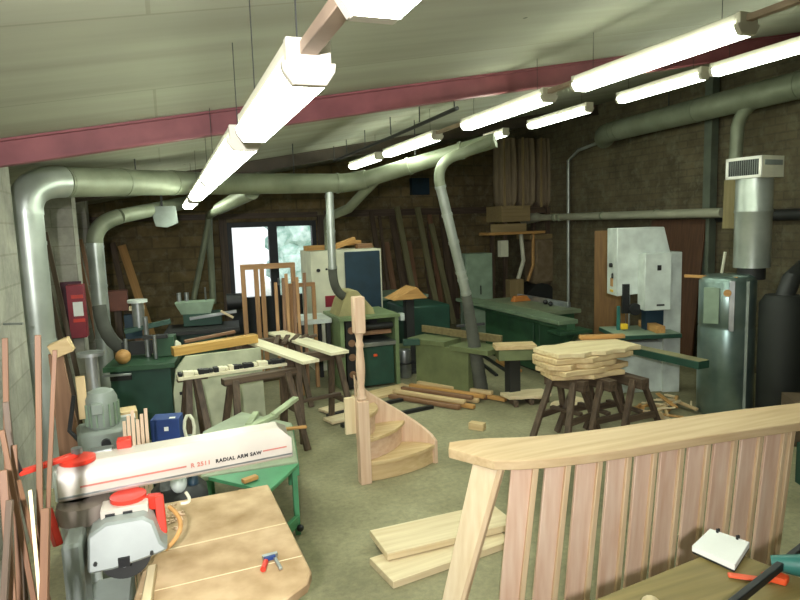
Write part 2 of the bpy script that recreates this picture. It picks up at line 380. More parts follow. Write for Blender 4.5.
t.part('elbow', MB().tube(arc(P1, v(-1.03, 5.7, 2.5), P2, 8), .13, 24), GALV, w=True, bevel=0)
t.part('pipe', MB().tube([P2, P3, P4], [.128, .122, .12], 24), GALVD, w=True, bevel=0)
t.part('pipe', MB().tube([P4, P5], [.12, .115], 24), GALVD, w=True, bevel=0)
P6 = v(2.35, 7.35, 2.62); P7 = v(3.55, 6.3, 2.96)
t.part('elbow', MB().tube(arc(P5, v(2.2, 7.46, 2.59), P6, 5), .114, 20), GALVD, w=True, bevel=0)
t.part('pipe', MB().tube([P6, P7], [.1, .085], 20), GALVD, w=True, bevel=0)
for p, d in ((P1, (0, 0, 1)), (v(-1.03, 5.7, 1.2), (0, 0, 1)), (v(-1.03, 5.7, 2.0), (0, 0, 1))): collar(t, p, d, .128)
for k in (.02, .4, .8): collar(t, P2.lerp(P3, k), P3 - P2, .126, GALVD)
for k in (.3, .97): collar(t, P4.lerp(P5, k), P5 - P4, .118, GALVD)
for k in (.35, .75): collar(t, P6.lerp(P7, k), P7 - P6, .1, GALVD)
for p in (P2.lerp(P3, .5), P4.lerp(P5, .6), P6.lerp(P7, .4)):
    t.part('hanger', MB().cyl(p + v(0, 0, .1), (p.x, p.y, ceil(p.x)+.004), .006, seg=6), DARK, w=True, bevel=0)
# drop from the junction to the thicknesser
t = T('extraction_pipe', 'thin shiny vertical dust pipe dropping to the thicknesser hood', 'duct', (1.9, 7.47, 1.0))
t.part('pipe', MB().cyl((1.9, 7.47, 1.52), (1.9, 7.45, 2.5), .05, seg=18), GALV, w=True, bevel=0)
t.part('flexible_hose', MB().tube(arc((1.9, 7.47, 1.54), (1.9, 7.5, 1.25), (2.08, 7.6, 1.16), 8), .055, 16), RUBBER, w=True, bevel=0)
for z in (1.56, 2.0, 2.42): collar(t, (1.9, 7.46, z), (0, 0, 1), .05)
# branch going down to the sander
t = T('extraction_pipe', 'short slanting branch pipe under the duct junction', 'duct', (2.3, 7.7, 1.73))
t.part('pipe', MB().tube([(2.5, 7.26, 2.66), (2.22, 7.75, 2.28), (2.2, 8.7, 2.2), (2.2, 8.78, 2.15), (2.2, 8.8, 1.72)], .06, 16), GALVD, w=True, bevel=0)
# pipe to the planer
t = T('extraction_pipe', 'long bare dust pipe slanting down to the planer in the centre', 'duct', (3.41, 6.46, 0))
A = v(3.42, 6.22, 2.93); B = v(2.93, 6.3, 2.72); Cc = v(2.86, 6.3, 2.45); Dd = v(3.2, 6.4, 1.22); Ee = v(3.41, 6.46, .01)
t.part('elbow', MB().tube([A] + arc(v(3.1, 6.26, 2.8), v(2.78, 6.28, 2.74), Cc, 8), .058, 18), GALVD, w=True, bevel=0)
t.part('pipe', MB().tube([Cc, Dd], .056, 18), GALV, w=True, bevel=0)
t.part('flexible_hose', MB().tube([Dd, Dd.lerp(Ee, .5), Ee], [.058, .075, .085], 18), RUBBER, w=True, bevel=0)
for k in (.0, .25, .5, .78, .85, .98): collar(t, Cc.lerp(Dd, k), Dd - Cc, .057)
for k in range(1, 12): collar(t, Dd.lerp(Ee, k/12), Ee - Dd, .058 + .026*k/12, RUBBER, .02)
# ducts along the left wall and back
t = T('extraction_pipe', 'long dull pipe rising beside the red box and running under the left ceiling', 'duct', (-.85, 8.6, 0))
Q = [v(-.85, 8.8, 0), v(-.85, 8.8, 1.95)]
t.part('riser', MB().cyl(Q[0], Q[1], .1, seg=18), GALV, w=True, bevel=0)
t.part('elbow', MB().tube(arc(Q[1], v(-.85, 8.8, 2.2), v(-.55, 8.95, 2.28), 7), .1, 18), GALVD, w=True, bevel=0)
t.part('pipe', MB().tube([v(-.55, 8.95, 2.28), v(.45, 10.2, 2.52)], .095, 18), GALVD, w=True, bevel=0)
for z in (.7, 1.4, 1.9): collar(t, (-.85, 8.8, z), (0, 0, 1), .1)
t = T('motor_box', 'grey box hung under the left ceiling pipe', 'box', (-.02, 9.45, 2.12))
t.part('casing', MB().prism([(-.16, .3), (.18, .3), (.2, .06), (.05, 0), (-.1, .02)], -.1, .1, Matrix(((1, 0, 0, 0), (0, 0, 1, 0), (0, 1, 0, 0), (0, 0, 0, 1)))), GREYG)
t.part('bracket', MB().box((0, 0, .45), (.03, .04, .3)), DARK)
t = T('extraction_pipe', 'tapered tan duct branch with two thin pipes down by the double door', 'duct', (.65, 10, 0))
t.part('cone', MB().tube([(.98, 7.5, 2.5), (.68, 8.6, 2.34)], [.1, .075], 16), GALVD, w=True, bevel=0)
t.part('pipe', MB().tube([(.68, 8.6, 2.34), (.7, 10.9, 2.3), (.7, 11.1, 2.1), (.69, 11.2, .8)], .055, 14), GALVD, w=True, bevel=0)
t.part('pipe', MB().tube([(.7, 10.9, 2.26), (.5, 11.2, 1.4), (.35, 11.3, .8)], .05, 14), GALVD, w=True, bevel=0)
# big duct under the right ceiling
t = T('extraction_duct', 'wide green grey duct running under the ceiling along the right wall', 'duct', (6.6, 5.5, 3.25))
t.part('pipe', MB().cyl((6.6, 2.0, 3.47), (6.6, 8.0, 3.38), .15, seg=24), GALVD, w=True, bevel=0)
t.part('elbow', MB().tube(arc((6.6, 8.0, 3.38), (6.6, 8.35, 3.38), (6.75, 8.4, 3.3), 5), .15, 20), GALVD, w=True, bevel=0)
for y in (3.5, 5.0, 6.4, 7.9): collar(t, (6.6, y, 3.47 - (y-2)*.015), (0, 1, 0), .15, GALVD)
for y in (4.2, 6.9): t.part('hanger', MB().cyl((6.6, y, 3.55), (6.6, y, ceil(6.6)+.004), .008, seg=6), DARK, w=True, bevel=0)
t = T('extraction_pipe', 'tan dust pipe curving down beside the flue to a wooden box', 'duct', (6.55, 5.86, 1.9))
t.part('pipe', MB().tube(arc((6.6, 5.2, 3.4), (6.6, 5.72, 3.4), (6.6, 5.78, 3.1), 7) + [v(6.6, 5.8, 2.6), v(6.61, 5.8, 2.45)], .075, 18), GALVD, w=True, bevel=0)
t.part('hopper', MB().prism([(-.09, .5), (.09, .5), (.1, .12), (.16, .05), (.16, -.1), (-.1, -.1)], -.09, .09, Matrix.Translation((6.62, 5.8, 1.97)) @ Matrix(((0, 0, 1, 0), (-1, 0, 0, 0), (0, 1, 0, 0), (0, 0, 0, 1)))), wood('hopper_wood', '#8d8058', '#a6986c', 'Z'), w=True, label='tan wooden hopper')
collar(t, (6.61, 5.8, 2.5), (0, 0, 1), .076)
t = T('extraction_pipe', 'long horizontal pipe from the bag filter along the right brick wall', 'duct', (6.72, 8, 2.0))
t.part('pipe', MB().cyl((6.75, 10.3, 2.1), (6.66, 6.02, 2.07), .062, seg=18), PIPE, w=True, bevel=0)
t.part('cone', MB().tube([(6.7, 10.75, 2.12), (6.75, 10.25, 2.1)], [.15, .066], 16), PIPE, w=True, bevel=0, label='pale flared end')
for y in (9.75, 9.6, 8.4, 7.2): collar(t, (6.7, y, 2.09), (0, 1, 0), .062, GALVD)
solo('conduit', 'thin pale vertical pipe on the right wall beside the bag filter', 'pipe', MB().tube([(6.9, 9.6, .5), (6.9, 9.6, 3.1), (6.9, 9.3, 3.25), (6.9, 8.4, 3.35)], .028, 10), GALV, bevel=0)
solo('wall_pipe', 'dark horizontal pipe on the right wall behind the shiny flue', 'pipe', MB().cyl((6.9, 2.5, 2.02), (6.9, 6.3, 2.02), .07), DARK, bevel=0)
struct('trim_10', MB().box((6.9, 6.45, 1.9), (.12, .12, 3.9)), paint('post_grey', '#5f6758', .6), 'grey steel post on the right wall behind the boiler')

# ------------------------------------------------------------------ right side: boiler, bandsaw, bag filter
t = T('boiler', 'tall cylindrical stove with shiny flue and white grille box at the right', 'boiler', (5.32, 4.72, 0), -52)
BODY = noise_mat('blued_steel', '#6a807b', '#96a8a2', 3., .3, .75)
t.part('body', MB().lathe([(.25, 0), (.265, .03), (.265, .9), (.258, .92), (.265, .94), (.265, 1.38), (.24, 1.42), (.2, 1.44)], seg=32), BODY, bevel=0)
t.part('flue', MB().lathe([(.16, 1.5), (.17, 1.5), (.17, 2.05), (.176, 2.06), (.176, 2.08), (.17, 2.09), (.17, 2.4)], (.2, .2, 0), seg=32), GALV, bevel=0, label='shiny steel flue')
t.part('flue_neck', MB().cyl((.2, .2, 1.38), (.2, .2, 1.51), .13), DARK, bevel=0)
gb_ = MB(); gx, gy = .2, .2
MX = Matrix.Translation((gx, gy, 2.5)) @ Matrix.Rotation(R(-32), 4, 'Z')
g = t.part('outlet_box', MB().box((0, 0, 0), (.38, .34, .21), M=MX), CREAMP, label='cream outlet box')
fr = MB()
for z in (-.09, .09): fr.box((0, -.175, z), (.38, .02, .03), M=MX)
for x in (-.175, .175): fr.box((x, -.175, 0), (.03, .02, .21), M=MX)
t.part('grille_frame', fr, WHITE, parent=g)
t.part('grille_backing', MB().box((0, -.1715, 0), (.34, .004, .17), M=MX), DARK, parent=g)
lv = MB()
for k in range(15): lv.box((-.16+k*.0229, -.176, 0), (.006, .008, .17), M=MX)
t.part('grille_bars', lv, GREYG, parent=g)
t.part('side_flap', MB().box((.193, 0, .04), (.006, .28, .05), M=MX), GREYG, parent=g)
t.part('control_panel', MB().box((-.12, -.26, 1.15), (.14, .05, .36)), SAGE)
t.part('gauge', MB().cyl((.02, -.25, 1.28), (.02, -.29, 1.28), .035), TAN('X'), bevel=0)
t.part('door_frame', MB().box((.06, -.24, 1.15), (.05, .06, .5)), STEEL)
t.part('seam_strip', MB().box((.19, -.18, .7), (.03, .03, 1.38)), GREYG)
t.part('top_bar', MB().beam((-.4, .0, 1.42), (.1, -.2, 1.42), .03, .03), TAN('X'))
t = T('tank', 'black tank standing in the dark corner behind the stove', 'tank', (5.53, 4.27, 0))
t.part('body', MB().lathe([(.18, 0), (.2, .04), (.2, 1.18), (.15, 1.26)], seg=28), paint('soot_black', '#20231f', .7), bevel=0)
t.part('pipe', MB().tube([(.0, 0, 1.2), (.1, 0, 1.4), (.4, .1, 1.5), (1.3, .3, 1.5)], .08, 14), DARK, bevel=0)
solo('leaning_board', 'dark board leaning against the black tank behind the boxes', 'board', MB().box((6.1, 4.0, .46), (.42, .03, .93), (R(-9), 0, R(-20))), OLD('Z'))
solo('leaning_board', 'narrow dark board leaning beside the wide one at the far right', 'board', MB().box((6.45, 3.8, .45), (.25, .03, .9), (R(-9), 0, R(-30))), OLD('Z'))
t = T('carton', 'dark brown carton with a white label behind the handrail', 'box', (5.3, 3.75, 0), -35)
t.part('body', MB().box((0, 0, .2), (.42, .34, .4)), paint('brown_card', '#5d4d3a', .8)); t.part('label_sticker', MB().box((-.12, -.172, .33), (.12, .003, .04)), PAPER, bevel=0)
t = T('carton', 'smaller brown carton at the right edge behind the handrail', 'box', (5.72, 3.5, 0), -30)
t.part('body', MB().box((0, 0, .26), (.3, .3, .52)), paint('tan_card', '#7b6a4c', .8)); t.part('flap', MB().box((0, 0, .525), (.28, .28, .01)), paint('tan_card', '#7b6a4c', .8))
t = T('crate', 'dark green crate below the right end of the handrail', 'crate', (4.5, 3.0, 0), -20)
cm_ = MB(); cm_.box((0, 0, .02), (.4, .3, .04))
for s in (-1, 1): cm_.box((0, s*.14, .17), (.4, .02, .3)); cm_.box((s*.19, 0, .17), (.02, .3, .3))
t.part('body', cm_, GREEND); t.part('contents', MB().ball((0, 0, .25), .12, (1.2, .9, .6)), DARK); t.part('label_sticker', MB().box((-.05, -.152, .2), (.16, .003, .05)), PAPER, bevel=0)

# bandsaw
t = T('bandsaw', 'tall pale grey bandsaw by the right wall', 'bandsaw', (5.17, 5.76, 0), -19)
def xz(poly, y0, y1): 
    return MB().prism(poly, y0, y1, Matrix(((1, 0, 0, 0), (0, 0, 1, 0), (0, 1, 0, 0), (0, 0, 0, 1))))
t.part('upper_wheel_cover', xz([(-.34, 1.15), (-.34, 1.93), (.2, 1.93), (.28, 1.62), (.3, 1.2)], -.1, .22), GREYL, bevel=.006)
t.part('upper_door', xz([(-.1, 1.0), (-.1, 1.64), (.2, 1.64), (.2, 1.0)], -.3, -.1), GREYL, bevel=.006)
t.part('column', MB().box((.3, .03, .82), (.2, .32, 1.64)), GREYL, bevel=.006)
t.part('lower_wheel_cover', MB().box((-.03, .06, .3), (.62, .3, .6)), GREYL, bevel=.006)
tb = t.part('table', MB().box((-.08, -.1, .72), (.72, .62, .045)), GREEND)
t.part('table_top', MB().box((-.08, -.1, .745), (.71, .61, .008)), SAGE, parent=tb)
t.part('table_extension', MB().beam((4.4, 5.4, .70), (4.48, 4.2, .70), .14, .07), GREEND, w=True, label='dark extension bar with a worn top')
t.part('extension_top', MB().beam((4.4, 5.4, .738), (4.48, 4.2, .738), .13, .005), paint('worn_olive', '#857f5c', .5), w=True)
t.part('fence', MB().box((.06, -.12, .79), (.1, .5, .08)), TAN('Y'))
t.part('blade', MB().box((-.2, -.02, .95), (.002, .02, .5)), STEEL, bevel=0)
t.part('blade_guard', MB().box((-.24, -.1, 1.12), (.08, .05, .34)), BLACK)
t.part('guide_post', MB().cyl((-.18, -.06, .8), (-.18, -.06, 1.2), .012, seg=10), STEEL, bevel=0)
t.part('guide_post', MB().box((-.3, -.05, .88), (.035, .03, .3)), TEAL)
kb = t.part('hand_wheel', MB().cyl((-.15, -.12, 1.0), (-.15, -.18, 1.0), .07), BLACK)
t.part('blade_guide', MB().box((-.26, -.12, .8), (.07, .06, .06)), YEL, label='yellow blade guide')
t.part('motor', MB().box((.1, -.06, .86), (.22, .12, .26)), NAVY)
t.part('switch', MB().box((.06, -.303, 1.48), (.045, .01, .06)), BLACK)
t.part('badge', MB().box((.08, -.303, 1.06), (.09, .006, .02)), BLACK)
t.part('brand_plate', MB().box((-.343, .06, 1.3), (.006, .08, .1)), TAN('Z'))
t.part('yellow_label', MB().box((-.343, .06, 1.2), (.006, .1, .03)), YEL)
t.part('knob', MB().cyl((-.34, .06, 1.5), (-.37, .06, 1.5), .025), BLACK, bevel=0)
t.part('lever', MB().cyl((-.35, .02, 1.4), (-.37, -.03, 1.36), .012, seg=8), BLACK, bevel=0)
solo('leaning_board', 'tall brown board leaning on the wall left of the bandsaw', 'board', MB().box((6.2, 7.55, .92), (.5, .03, 1.9), (R(4), 0, R(-38))), wood('hardboard', '#7c5a35', '#94703f', 'Z'))
solo('leaning_board', 'dark reddish panel leaning on the wall right of the bandsaw', 'board', MB().box((6.75, 6.95, 1.0), (.03, 1.0, 2.0), (0, R(6), 0)), wood('dark_panel', '#4a2f1e', '#5f402a', 'Z'))
solo('pole', 'thin pale pole leaning between bandsaw and stove', 'pole', MB().cyl((5.62, 5.3, 0.0), (5.98, 5.35, 1.62), .017, seg=8), CREAMP, bevel=0)
t = T('work_lamp', 'small round work lamp on a stand behind the pole', 'lamp', (6.05, 5.55, 0))
t.part('stand', MB().cyl((0, 0, 0), (0, 0, 1.2), .02), DARK, bevel=0); t.part('base', MB().cyl((0, 0, 0), (0, 0, .03), .15), DARK)
t.part('shade', MB().tube([(0, 0, 1.22), (-.12, -.1, 1.2)], [.05, .1]), TAN('X'), bevel=0); t.part('bulb', MB().ball((-.1, -.09, 1.2), .06), WHITE)
# offcut pile at the bandsaw foot
GOFF = 'offcuts heaped at the foot of the bandsaw'
for k in range(26):
    x, y = rnd.uniform(4.5, 5.15), rnd.uniform(4.75, 5.15); a = rnd.uniform(0, 3.14); L = rnd.uniform(.12, .3); z = .02 + rnd.uniform(0, .16) * (1 - abs(x-4.8)/.5)
    d = v(math.cos(a), math.sin(a), rnd.uniform(-.25, .35)) * L/2; zz = max(z, abs(d.z) + .012)
    plank('wood_offcut', 'small pale offcut in the heap at the foot of the bandsaw', 'offcut', v(x, y, zz) - d, v(x, y, zz) + d, rnd.uniform(.02, .05), rnd.uniform(.012, .025), (OAK, PINE, TAN)[k % 3]('X'), GOFF)

# bag filter in the back right corner
t = T('dust_extractor', 'tall bag dust extractor with pleated cloth bags in the back right corner', 'dust extractor', (6.56, 10.55, 0))
fm = MB()
for x in (-.55, .4): 
    for y in (-.2, .3): fm.box((x, y, 1.15), (.07, .07, 2.3))
t.part('frame', fm, OLD('Z'))
t.part('manifold', MB().box((-.33, .05, 2.19), (.62, .6, .3)), wood('plywood', '#8a7752', '#a08b62', 'X'))
def bag(x, w):
    mb = MB(); n = 40; a, b_ = [], []
    ring0, ring1 = [], []
    for j in range(n):
        th = 2*math.pi*j/n; r = 1 + .1*math.sin(9*th); 
        ring0.append(v(x + w*.8*math.cos(th), .05 + .24*math.sin(th), 2.33)); ring1.append((x, w, th, r))
    rings = [[mb.bm.verts.new(p) for p in ring0]]
    for z, k in ((2.42, 1.), (2.9, 1.05), (3.35, 1.), (3.6, .9)):
        rings.append([mb.bm.verts.new(v(x + w*k*r*math.cos(th), .05 + .28*k*r*math.sin(th), z)) for x, w, th, r in ring1])
    for p, q in zip(rings, rings[1:]):
        for j in range(n): mb.bm.faces.new((p[j], p[(j+1) % n], q[(j+1) % n], q[j]))
    mb.bm.faces.new(rings[0][::-1]); mb.bm.faces.new(rings[-1]); return mb
for x, w in ((-.38, .19), (.02, .2), (.4, .17)): t.part('filter_bag', bag(x, w), CLOTH, bevel=0, smooth=70)
for x in (-.58, -.18, .22): t.part('bag_batten', MB().box((x, -.26, 2.95), (.04, .03, 1.3)), wood('plywood', '#8a7752', '#a08b62', 'Z'))
t.part('manifold_back', MB().box((.28, .1, 2.26), (.6, .5, .14)), OLD('X'))
t.part('shelf', MB().box((-.45, -.3, 1.83), (1.2, .4, .05)), TAN('X'), label='tan plank shelf'); t.part('shelf_lip', MB().box((-.62, -.46, 1.93), (.75, .02, .15)), wood('plywood', '#8a7752', '#a08b62', 'X'))
t.part('sack_clamp', MB().box((.42, -.05, 1.74), (.95, .5, .09)), wood('plywood', '#8a7752', '#a08b62', 'X'))
sk = MB(); sk.box((.4, -.1, 1.26), (.72, .42, .88)); t.part('collection_sack', sk, SACK, bevel=.06, label='full brown collection sack')
t.part('hose', MB().tube([(-.2, -.2, 1.8), (-.18, -.25, 1.3), (-.3, -.25, .95)], .04, 12), CREAMP, bevel=0)
t.part('hose', MB().tube([(.02, -.28, 1.8), (.0, -.3, 1.2), (-.12, -.3, .9)], .03, 12), TAN('Z'), bevel=0)
t.part('switch_box', MB().box((-.72, -.42, 1.55), (.16, .12, .3)), CREAMP)
t.part('fan_housing', MB().cyl((.2, -.3, .5), (.2, .2, .5), .34), DARK, bevel=0)
t.part('inlet_box', MB().box((-.42, -.3, .78), (.3, .2, .35)), wood('plywood', '#8a7752', '#a08b62', 'Z'))
t = T('electric_cabinet', 'grey green electrical cabinet left of the bag extractor', 'cabinet', (5.2, 10.0, 0), -8)
t.part('body', MB().box((0, 0, .75), (.5, .35, 1.5)), SAGE); t.part('door', MB().box((0, -.18, .78), (.44, .012, 1.36)), SAGE); t.part('handle', MB().box((.02, -.19, .85), (.02, .02, .16)), BLACK)

# panel saw
t = T('panel_saw', 'long green sliding table panel saw in front of the bag extractor', 'saw', (4.9, 7.6, 0))
t.part('sliding_table', MB().box((4.42, 7.55, .83), (.28, 2.8, .05)), paint('dull_sage', '#66785f', .5), w=True); t.part('rail', MB().box((4.46, 7.55, .77), (.12, 2.8, .08)), GREEN, w=True)
t.part('main_table', MB().box((4.85, 7.7, .83), (.56, 1.7, .05)), paint('worn_table', '#6f785f', .4), w=True)
t.part('body', MB().box((4.85, 7.75, .42), (.56, 1.5, .78)), GREEN, w=True); t.part('plinth', MB().box((4.85, 7.75, .03), (.5, 1.4, .06)), DARK, w=True)
t.part('body_panel', MB().box((4.55, 7.75, .45), (.02, 1.3, .6)), GREEN, w=True)
t.part('outrigger', MB().box((4.85, 6.72, .6), (.5, .3, .04)), GREEN, w=True)
t.part('outrigger_arm', MB().beam((4.9, 6.65, .58), (4.9, 7.0, .3), .08, .08), GREEN, w=True)
t.part('blade_guard', xz([(4.75, .86), (4.8, .94), (4.98, .94), (5.05, .86)], 7.95, 8.05), paint('dull_orange', '#a9682f'), w=True, label='dull orange blade guard')
t.part('fence', MB().box((5.08, 7.7, .89), (.05, 1.3, .07)), STEEL, w=True)
t.part('lock_knob', MB().ball((4.95, 7.3, .89), .035), BLACK, w=True, bevel=0)
t.part('lock_knob', MB().ball((5.0, 7.5, .89), .035), BLACK, w=True, bevel=0)
for (p, q, w, lb) in (((4.2, 7.1, .015), (4.48, 8.6, .015), .05, 'longer black bar on the floor under the panel saw'), ((4.0, 7.15, .015), (4.2, 8.05, .015), .045, 'shorter black bar on the floor beside the planer')):
    plank('steel_bar', lb, 'bar', p, q, w, .03, BLACK, 'black bars on the floor by the panel saw')
for i, (p, q) in enumerate((((4.36, 7.2, .02), (4.47, 7.9, .02)), ((3.95, 7.5, .02), (4.1, 8.2, .02)))):
    plank('floor_board', ('pale board on the floor against the panel saw base', 'short tan board on the floor behind the planer outfeed')[i], 'board', p, q, .12, .04, TAN('X'), 'boards on the floor by the panel saw')

# planer (centre)
t = T('planer', 'old green surface planer below the slanting dust pipe', 'planer', (2.95, 6.75, 0), 0)
mt = paint('planer_green', '#6b7450', .5)
a0, a1 = v(2.45, 7.6, .58), v(3.4, 5.95, .58)
dirv = (a1 - a0).normalized(); nrm = v(-dirv.y, dirv.x, 0)
t.part('table', MB().beam(v(2.92, 7.3, .6), v(3.2, 6.8, .6), .36, .06), mt, w=True)
t.part('table', MB().beam(v(3.24, 6.72, .57), v(3.48, 6.2, .57), .36, .06), mt, w=True)
t.part('body', MB().beam(v(2.97, 7.2, .29), v(3.35, 6.5, .29), .3, .56), mt, w=True)
for k in (.2, .7): 
    p = v(2.97, 7.2, .3).lerp(v(3.35, 6.5, .3), k) - nrm*.152*-1
    t.part('access_panel', MB().beam(p - dirv*.18, p + dirv*.18, .012, .36), paint('planer_panel', '#7d8560', .5), w=True)
t.part('fence', MB().beam(v(3.05, 7.4, .7), v(3.6, 6.3, .68), .03, .09), wood('dull_fence', '#6d6040', '#857650', 'X'), w=True, label='dull wooden fence')
t.part('outfeed_block', MB().box((3.62, 6.05, .56), (.4, .26, .12), (0, 0, R(-20))), mt, w=True)
lt = t.part('outfeed_board', MB().box((3.6, 6.02, .65), (.46, .22, .05), (0, 0, R(-20))), OAK('X'), w=True, label='pale board top')
t.part('outfeed_leg', MB().box((3.62, 6.1, .26), (.14, .12, .52)), DARK, w=True)
t.part('cross_bar', MB().beam(v(2.66, 7.1, .6), v(2.86, 7.05, .6), .1, .07), GREEND, w=True)
t.part('guard_arm', MB().beam(v(3.3, 6.9, .78), v(3.62, 6.75, .8), .05, .03), DARK, w=True)
t = T('extractor_can', 'small shiny can standing by the thicknesser', 'can', (2.9, 7.7, 0))
t.part('body', MB().lathe([(.08, 0), (.09, .02), (.09, .36), (.085, .38)]), STEEL, bevel=0); t.part('stand', MB().box((0, .02, .2), (.26, .24, .02)), BLACK)
t.part('frame', MB().box((0, .13, .22), (.28, .02, .44)), mt)
# timber stacked beside the planer
GP = 'timbers stacked on the floor beside the planer'
for i in range(9):
    o_ = i*.075; p = v(2.48 - o_*.9, 6.95 - o_*.5, .03 + (i % 2)*.045); q = v(3.3 - o_*1.0, 5.98 - o_*.25 + rnd.uniform(-.1, .15), .03 + (i % 2)*.045)
    p += v(.42, .16, 0); q += v(.2, .16, 0)
    plank('timber', 'rough tan timber in the floor stack beside the planer', 'timber', p, q, .06, .042, (TAN, OAK, BROWN)[i % 3]('X'), GP)
# floor boards in front of the thicknesser, black bars across
for i, (p, q, w, h, m, lb) in enumerate((
    ((1.5, 6.55, .03), (1.95, 6.75, .03), .22, .03, PINE('X'), 'pale board on the floor left of the newel post, farther one'),
    ((1.45, 6.2, .03), (2.0, 6.35, .03), .2, .03, PINE('X'), 'pale board on the floor left of the newel post, nearer one'),
    ((2.0, 6.9, .02), (2.75, 7.15, .02), .3, .03, OAK('X'), 'wide board lying in front of the thicknesser'))):
    plank('floor_board', lb, 'board', p, q, w, h, m, 'boards on the floor by the stair piece')
plank('steel_bar', 'black bar on the floor behind the stair piece, farther of two', 'bar', (1.5, 6.42, .018), (2.55, 6.66, .018), .06, .035, BLACK, 'black bars behind the stair piece')
plank('steel_bar', 'black bar on the floor behind the stair piece, nearer of two', 'bar', (1.55, 6.02, .018), (2.66, 6.22, .018), .06, .035, BLACK, 'black bars behind the stair piece')

# thicknesser
t = T('thicknesser', 'green thicknessing planer with dark open front behind the newel post', 'planer', (2.32, 7.75, 0), 0)
for x in (-.36, .36): t.part('side_plate', MB().box((x, 0, .45), (.05, .8, .9)), GREENL)
t.part('top_plate', MB().box((0, 0, .91), (.8, .84, .04)), GREENL)
t.part('front_panel', MB().box((.06, -.36, .28), (.5, .04, .5)), GREEND); t.part('back_panel', MB().box((0, .36, .45), (.7, .04, .88)), DARK)
t.part('chain_housing', MB().box((-.24, -.34, .45), (.14, .06, .86)), BLACK)
for z in (.2, .42, .6, .76): t.part('sprocket', MB().cyl((-.24, -.36, z), (-.24, -.385, z), .045), BROWN('X'), bevel=0)
t.part('bed', MB().box((.08, -.1, .56), (.52, .6, .05)), STEEL); t.part('feed_roller', MB().cyl((-.2, -.3, .78), (.33, -.3, .78), .04), DARK, bevel=0)
t.part('cutter_block', MB().box((.06, -.28, .7), (.5, .1, .05)), BROWN('X')); t.part('handle', MB().box((.06, -.39, .42), (.05, .02, .03)), ORANGE, label='orange handle')
hd = xz([(-.36, .93), (.12, .93), (.1, 1.0), (-.1, 1.24), (-.22, 1.24), (-.3, 1.1)], -.25, .2); t.part('dust_hood', hd, paint('tan_hood', '#a9a070', .6), label='tan dust hood')
t = T('side_table', 'pale low table with white sheets left of the thicknesser', 'table', (1.72, 8.0, 0), 0)
t.part('top', MB().box((0, 0, .86), (.4, .6, .06)), GREYL)
for x in (-.16, .16):
    for y in (-.25, .25): t.part('leg', MB().box((x, y, .42), (.05, .05, .84)), DARK)

# wide belt sander cabinet
t = T('wide_belt_sander', 'cream sanding machine with a dark blue door behind the thicknesser', 'sander', (2.4, 8.95, 0), 0)
t.part('body', MB().box((-.29, 0, .86), (.46, .7, 1.72)), CREAMP); t.part('body', MB().box((.24, .02, .86), (.6, .66, 1.72)), CREAMP)
t.part('door', MB().box((.245, -.325, .9), (.53, .03, 1.58)), NAVY, label='dark blue door'); t.part('label_panel', MB().box((-.22, -.356, 1.0), (.24, .01, .16)), DRED, label='red panel')
t.part('switch', MB().cyl((-.42, -.35, 1.45), (-.42, -.38, 1.45), .025), BLACK, bevel=0); t.part('switch', MB().cyl((-.3, -.35, 1.46), (-.3, -.37, 1.46), .015), BLACK, bevel=0)
GS = 'wood offcuts on top of the sander'
for k, (x, y, L, a, c) in enumerate(((2.0, 8.85, .3, .3, TAN), (2.15, 9.0, .35, .1, BROWN), (2.45, 8.85, .35, -.3, TAN), (2.6, 8.95, .3, .5, TAN), (2.75, 8.85, .25, .2, BROWN))):
    plank('wood_offcut', 'rough wood piece on top of the cream sander', 'offcut', (x-L/2*math.cos(a), y, 1.76 + .05*(k == 3)), (x+L/2*math.cos(a), y+.05, 1.76+.05*(k == 3)+(.1 if k == 2 else 0)), .1, .07, c('X'), GS)

# leaning timber along the back wall
GB = 'planks leaning on the back wall'
for k in range(16):
    x = 3.25 + k*.165 + rnd.uniform(-.04, .04); h = rnd.choice((1.3, 1.7, 2.1, 2.25, 2.35)); dx = rnd.uniform(-.12, .12)
    plank('leaning_plank', 'tall dull plank leaning on the dark back wall between sander and extractor', 'plank', (x, 11.95 - .1*(k % 3), 0), (x+dx, 12.36 - .02*(k % 3), h), rnd.uniform(.06, .15), .025, (OLD, BROWN, OLD, wood)[k % 3]('X'), GB, up=(0, -1, .2))
for k, (x, h, lb) in enumerate(((4.5, 2.42, 'left one of two pale uprights leaning on the back wall'), (4.95, 2.4, 'right one of two pale uprights leaning on the back wall'), (5.25, 2.05, 'shorter olive upright leaning on the back wall nearer the slanting pipe'))):
    plank('leaning_plank', lb, 'plank', (x+.15, 11.4, 0), (x-.02, 12.05, h), .12, .04, wood('dull_olive_wood', '#6c6746', '#858060', 'X'), 'pale uprights on the back wall', up=(0, -1, .2))
solo('wall_box', 'dark blue grey box fixed to the back wall left of the slanting pipe', 'box', MB().box((5.15, 12.42, 2.85), (.4, .14, .35)), NAVY)
t = T('hooded_stand', 'tan wedge shaped board on a dark stand beside the sander', 'stand', (3.15, 8.0, 0))
t.part('top', xz([(-.34, 1.04), (0, 1.2), (.16, 1.04)], -.2, .2), TAN('X'), bevel=.002); t.part('post', MB().box((-.05, 0, .52), (.12, .12, 1.04)), DARK); t.part('foot', MB().box((-.05, 0, .02), (.4, .4, .04)), DARK)
t.part('switch', MB().box((-.2, -.1, .8), (.06, .1, .1)), GREYL)
solo('machine', 'dark green machine block behind the planer in the shadow', 'machine', MB().box((3.6, 8.9, .42), (.7, .9, .84)), GREEND, bevel=.02)
t = T('sliding_saw', 'low dark green machine table behind the wedge topped stand', 'saw', (3.65, 10.3, 0))
t.part('body', MB().box((0, 0, .4), (.8, .9, .8)), GREEND); t.part('top', MB().box((0, 0, .83), (1.0, 1.1, .05)), SAGE)
